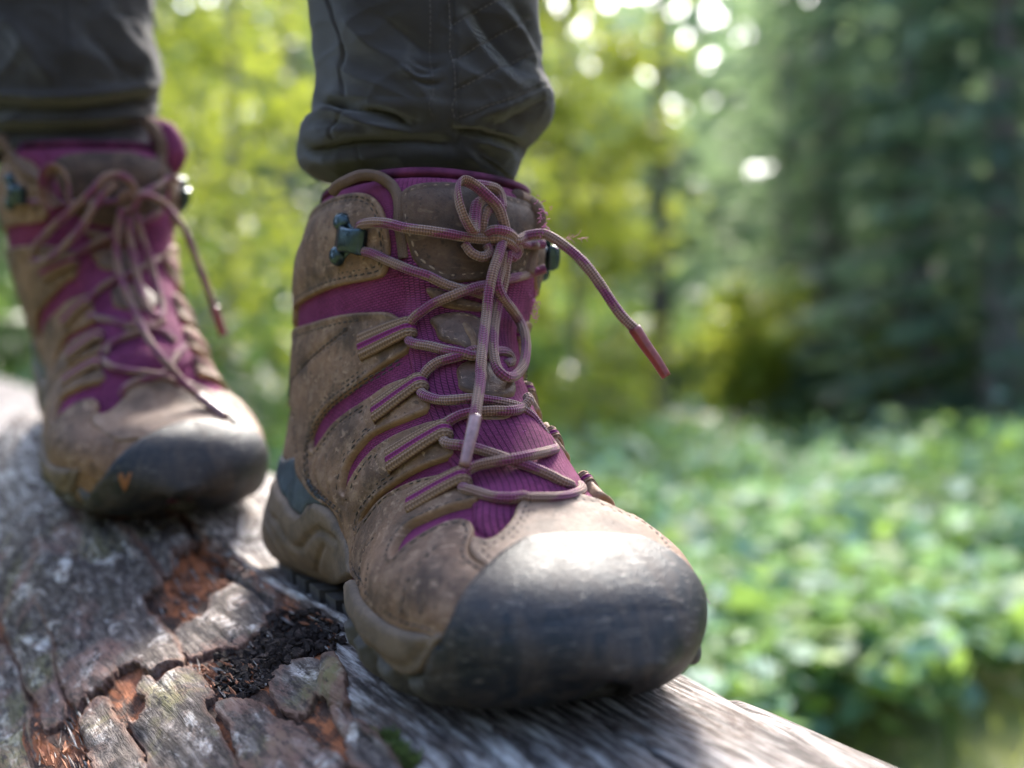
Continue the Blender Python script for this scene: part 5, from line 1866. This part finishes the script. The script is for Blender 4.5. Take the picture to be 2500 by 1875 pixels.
def spruce(px, Yd, h, r, n, label, seed, z0=.3, mat='needle', group=None, tint=.3):
    rng = np.random.default_rng(seed)
    x = px_at(px, Yd)
    n = int(n * 1.1)
    T = thing('spruce_tree', label, 'tree', Matrix.Translation((x, Yd, GZ)), group)
    P, rad, K = trunk_mesh(h, .035 * h ** .8, rng, .05)
    b = Bag()
    V, F, U = tube_mesh(P, rad, 9)
    b.add(V, F)
    Ps, Ax, tn = [], [], []
    whorls = int((h - z0) / .22)
    per = max(5, int(n / (whorls * 6)))
    for q in range(whorls):
        f = q / whorls
        z = z0 + (h - z0) * f
        for m in range(6):
            a = m / 6 * 6.283 + q * .7 + rng.normal() * .2
            R = r * (1 - f) ** .8 * rng.uniform(.7, 1.1) + .08
            d = np.array([math.cos(a), math.sin(a), -.28])
            t = rng.uniform(.0, 1, per) ** .85
            p = np.array([0, 0, z]) + d * (t * R)[:, None]
            side = np.array([-math.sin(a), math.cos(a), 0])
            p = p + side * (rng.normal(size=per) * .16 * R * (1.1 - t * .6))[:, None] + np.array([0, 0, -1]) * np.abs(rng.normal(size=per) * .07)[:, None]
            Ps.append(p)
            Ax.append(np.tile(d, (per, 1)))
            tn.append(np.full(per, tint + rng.normal() * .2 + .2 * f))
            if z < 4.5 and m % 2 == 0:
                V, F, U = tube_mesh(np.array([[0, 0, z], d * R * .5 + [0, 0, z], d * R * .95 + [0, 0, z - .03]]), np.array([.012, .008, .003]), 5)
                b.add(V, F)
    b.build('trunk', M['bark_tree'], T)
    card_obj('crown', np.concatenate(Ps), .17, .5, mat, rng, T, tint=np.concatenate(tn), aspect=.33, axis=np.concatenate(Ax), droop=.15)
    return T


broad_tree(560, 5.2, 4.4, 1.05, .5, 3600, .085, 'leaf_yellow', 'bright yellow-green young beech between the two boots, its leaves lit from behind', 21, tint=.6)
broad_tree(400, 6.6, 5.0, 1.1, .8, 3200, .09, 'leaf_yellow', 'yellow-green beech further back, behind the top of the rear boot', 22, tint=.45)
broad_tree(1400, 6.2, 4.6, .5, .5, 3600, .085, 'leaf_yellow', 'slim yellow-green beech directly right of the trouser leg in focus', 23, tint=.8)
broad_tree(1300, 8.4, 5.2, 1.0, .6, 2600, .1, 'leaf_yellow', 'yellow-green beech hidden mostly behind the trouser leg in focus', 24, tint=.35)
broad_tree(60, 8.0, 5.0, 1.3, .4, 2400, .1, 'leaf_green', 'mid green leafy tree behind the rear trouser leg', 25, tint=.3)
broad_tree(1840, 7.2, 1.1, .36, .3, 1100, .085, 'leaf_yellow', 'low bright yellow-green bush right of the bare dark trunk', 26, 'bush', 'forest_bush', .02, tint=.8)
broad_tree(1420, 5.6, .55, .4, .12, 700, .07, 'leaf_yellow', 'small yellow-green bush left of the bare dark trunk', 27, 'bush', 'forest_bush', .015, tint=.6)
broad_tree(2170, 7.0, .75, .22, .2, 260, .07, 'leaf_yellow', 'little yellowish sapling in front of the dark spruces', 28, 'sapling', 'sapling', .01, tint=.9)
broad_tree(520, 4.2, .9, .6, .1, 1100, .07, 'leaf_green', 'dark green bush low between the two boots', 29, 'bush', 'forest_bush', .02, tint=.3)

# the bare trunk right of the lace end
rng = np.random.default_rng(31)
T = thing('bare_tree', 'bare dark grey-brown tree trunk standing behind the free lace end', 'tree', Matrix.Translation((px_at(1612, 7.6), 7.6, GZ)))
P, rad, K = trunk_mesh(5.2, .075, rng, .04)
M['bark_dark'] = simple('dark_tree_bark', (.075, .06, .06), .9, 0, 30, .4, .4)
b = Bag()
V, F, U = tube_mesh(P, rad * 1.15, 12)
b.add(V, F)
b.build('trunk', M['bark_dark'], T)
Pn = rng.normal(size=(420, 3)) * np.array([.45, .25, .5]) + np.array([0, -.4, 1.95])
Pn = np.concatenate([Pn, rng.normal(size=(200, 3)) * np.array([.8, .8, .8]) + np.array([0, 0, 3.6])])
card_obj('crown', Pn, .14, .4, 'needle', rng, T, aspect=.4)

SP = [(1930, 9.5, 6.0, .95, 2600, 41, .8, 'pale green spruce, leftmost of the spruces, behind the low yellow-green bush'),
      (2020, 8.2, 6.8, 1.15, 3800, 42, .55, 'mid green spruce, second from the left in the spruce row'),
      (2230, 7.4, 5.6, 1.2, 4200, 43, .35, 'dark green spruce, third from the left in the spruce row'),
      (2440, 6.4, 4.7, 1.25, 4600, 44, .05, 'nearly black spruce at the right edge of the picture'),
      (2330, 10.5, 7.0, 1.5, 3200, 45, .2, 'tall dark spruce behind the gap of the two rightmost spruces'),
      (1600, 13.5, 2.9, 1.3, 2000, 46, .4, 'short greyish spruce far back under the bright sky gap'),
      (1120, 12.5, 7.5, 1.6, 2800, 47, .4, 'greyish spruce far back, behind the trouser leg in focus'),
      (700, 11.5, 6.8, 1.5, 2800, 48, .35, 'greyish spruce far back between the two boots'),
      (240, 12.5, 7.2, 1.6, 2400, 49, .3, 'greyish spruce far back behind the rear trouser leg')]
for px, Yd, h, r, n, sd, tint, lab in SP:
    spruce(px, Yd, h, r, n, lab, sd, tint=tint)

# far wood closing the view
rng = np.random.default_rng(61)
n = 25000
az = rng.uniform(-.95, .90, n)
rad = rng.uniform(15, 27, n)
pxs = 1250 + FPX * np.tan(az)
top = 7.0 + 1.6 * fbm(np.stack([az * 9, rad * .2, rad * 0], 1), 3)
z0_ = rng.random(n) ** .9
hole = np.exp(-((pxs - 1700) / 250) ** 2)
hole2 = np.exp(-((pxs - 520) / 120) ** 2)
stay = fbm(np.stack([az * 45, z0_ * 9, az * 0], 1), 3) < -.06
top = top - np.where(stay, 0, 4.0 * hole + 1.5 * hole2)
z = z0_ * np.maximum(top, .5)
P = np.stack([np.sin(az) * rad, np.cos(az) * rad, GZ + z], 1)
tag(card_obj('far_wood', P, .6, .3, 'needle', rng, None, tint=.35 + .4 * fbm(np.stack([az * 14, z * .5, rad * .1], 1), 3), aspect=.7), kind='stuff')

n = 13000
az = rng.uniform(-.95, .9, n)
rad = rng.uniform(7.5, 20, n)
z = rng.random(n) * 2.6 * (rad / 16) ** 1.6
tag(card_obj('undergrowth', np.stack([np.sin(az) * rad, np.cos(az) * rad, GZ + z], 1), .4, .3, 'leaf_green', rng, None, tint=.5 + .5 * fbm(np.stack([az * 14, z * .5, rad * .1], 1), 3), aspect=.7), kind='stuff')

# unseen wood beside and behind the camera, added to darken the boots' fronts
n = 11000
az = rng.uniform(.62, 2 * math.pi - .62, n)
rad = rng.uniform(7, 15, n)
z = rng.random(n) * (6.5 + 2 * np.sin(az * 7))
tag(card_obj('far_wood', np.stack([np.sin(az) * rad, np.cos(az) * rad, GZ + z], 1), .6, .3, 'bounce_wood', rng, None, tint=.3 + .4 * fbm(np.stack([az * 8, z * .5, rad * .1], 1), 3), aspect=.7), kind='stuff')

# glossy low plants covering the ground to the right
rng = np.random.default_rng(71)
n = 46000
Yp = 1.25 + rng.random(n) ** 1.4 * 9
Xp = rng.uniform(-.95, .55, n) * Yp + .1
keep = (np.abs((Xp * NX[0] + Yp * NX[1]) - LN) > .30)
dens = fbm(np.stack([Xp * 1.6, Yp * 1.6, Xp * 0], 1), 3)
keep &= (dens > -.35) & ~((Yp < 1.9) & (Xp > .35) & (dens < .35))
Xp, Yp, dens = Xp[keep], Yp[keep], dens[keep]
hz = np.abs(.06 + .16 * (dens + .4) + rng.normal(size=len(Xp)) * .05) * np.clip(Yp / 2.2, .5, 1.6)
tag(card_obj('ground_cover', np.stack([Xp, Yp, GZ + .01 + hz * .8], 1), .064, .68, 'leaf_glossy', rng, None, tint=.45 + .5 * dens + rng.normal(size=len(Xp)) * .25, aspect=.75), kind='stuff')
n = 36000
Yp = .3 + rng.random(n) ** 1.2 * 6
Xp = rng.uniform(-.95, .62, n) * (Yp + .4)
keep = (np.abs((Xp * NX[0] + Yp * NX[1]) - LN) > .28)
Xp, Yp = Xp[keep], Yp[keep]
tag(card_obj('grass', np.stack([Xp, Yp, GZ + .03 + rng.random(len(Xp)) * .03], 1), .05, .0, 'dry_grass', rng, None, tint=.5, aspect=.07, axis=np.tile(np.array([0, 0, 1.0]), (len(Xp), 1))), kind='stuff')


def leafy_plant(px, py, Yd, size, nl, seed, label, tint, group='broad-leaved plants on the forest floor'):
    """single plant whose leaf rosette shows at photograph pixel (px,py)"""
    rng = np.random.default_rng(seed)
    c = at_depth(px, py, Yd)
    T = thing('leafy_plant', label, 'plant', Matrix.Translation((c.x, c.y, GZ)), group)
    hz = max(.04, c.z - GZ)
    b = Bag()
    for q in range(nl):
        a = q * 2.4 + rng.normal() * .3
        tip = np.array([math.cos(a), math.sin(a), 0]) * size * rng.uniform(.35, 1.0) + np.array([0, 0, hz + rng.normal() * size * .25])
        V, F, U = tube_mesh(catmull(np.array([[0, 0, 0], tip * np.array([.35, .35, .7]), tip]), n=4), .0011, 5)
        b.add(V, F)
        L, W = size * rng.uniform(.8, 1.2), size * rng.uniform(.55, .8)
        d = np.array([math.cos(a), math.sin(a), rng.normal() * .25 - .15])
        d /= np.linalg.norm(d)
        s = np.array([-math.sin(a), math.cos(a), rng.normal() * .2])
        s /= np.linalg.norm(s)
        up = np.cross(d, s)
        g, fc = [], []
        for i_ in range(7):
            t = i_ / 6
            w = math.sin(math.pi * min(1, t * .94 + .03)) ** .8 * W * .5
            for k_ in (-1, 0, 1):
                g.append(tip + d * L * (t - .1) + s * w * k_ + up * (abs(k_) * w * .22 - .25 * L * t * t))
        for i_ in range(6):
            for k_ in (0, 1):
                fc.append((i_ * 3 + k_, i_ * 3 + k_ + 1, (i_ + 1) * 3 + k_ + 1, (i_ + 1) * 3 + k_))
        link_mesh('leaf', g, fc, M['leaf_glossy'], T, True, None, {'tint': np.full(len(g), np.clip(tint + rng.normal() * .15, 0, 1))})
    b.build('stem', M['leaf_green'], T)


for k, (px, py, Yd, s, nl, ti, lab) in enumerate([
        (2260, 1180, 1.75, .10, 5, .25, 'leafy plant with one big pale leaf turned to the sky, far right of the boots'),
        (1830, 1130, 2.1, .10, 7, .3, 'pale shining leafy plant behind the toe of the boot in focus'),
        (1690, 1260, 1.75, .09, 7, .5, 'yellow-green leafy plant just above the grey rubber toe'),
        (1950, 1380, 1.7, .085, 7, .55, 'bright green leafy plant right of the grey rubber toe'),
        (2160, 1430, 1.6, .085, 7, .35, 'shining leafy plant low at the right, below the big pale leaf'),
        (1560, 1030, 2.4, .11, 7, .3, 'pale leafy plant right of the lowest laces'),
        (2400, 1260, 1.9, .09, 6, .4, 'green leafy plant at the right edge below the spruces'),
        (2050, 1240, 2.0, .09, 7, .4, 'green leafy plant left of the big pale leaf'),
        (1880, 1560, 1.5, .07, 6, .6, 'small yellow-green leafy plant beside the end of the grey toe'),
        (2320, 1560, 1.5, .07, 6, .5, 'small leafy plant near the bottom right corner')]):
    Yd = min(5.5, .33 * 2890 / (py - 900))
    leafy_plant(px, py, Yd, Yd * (.042 if k == 0 else .024), nl, 80 + k, lab, ti)
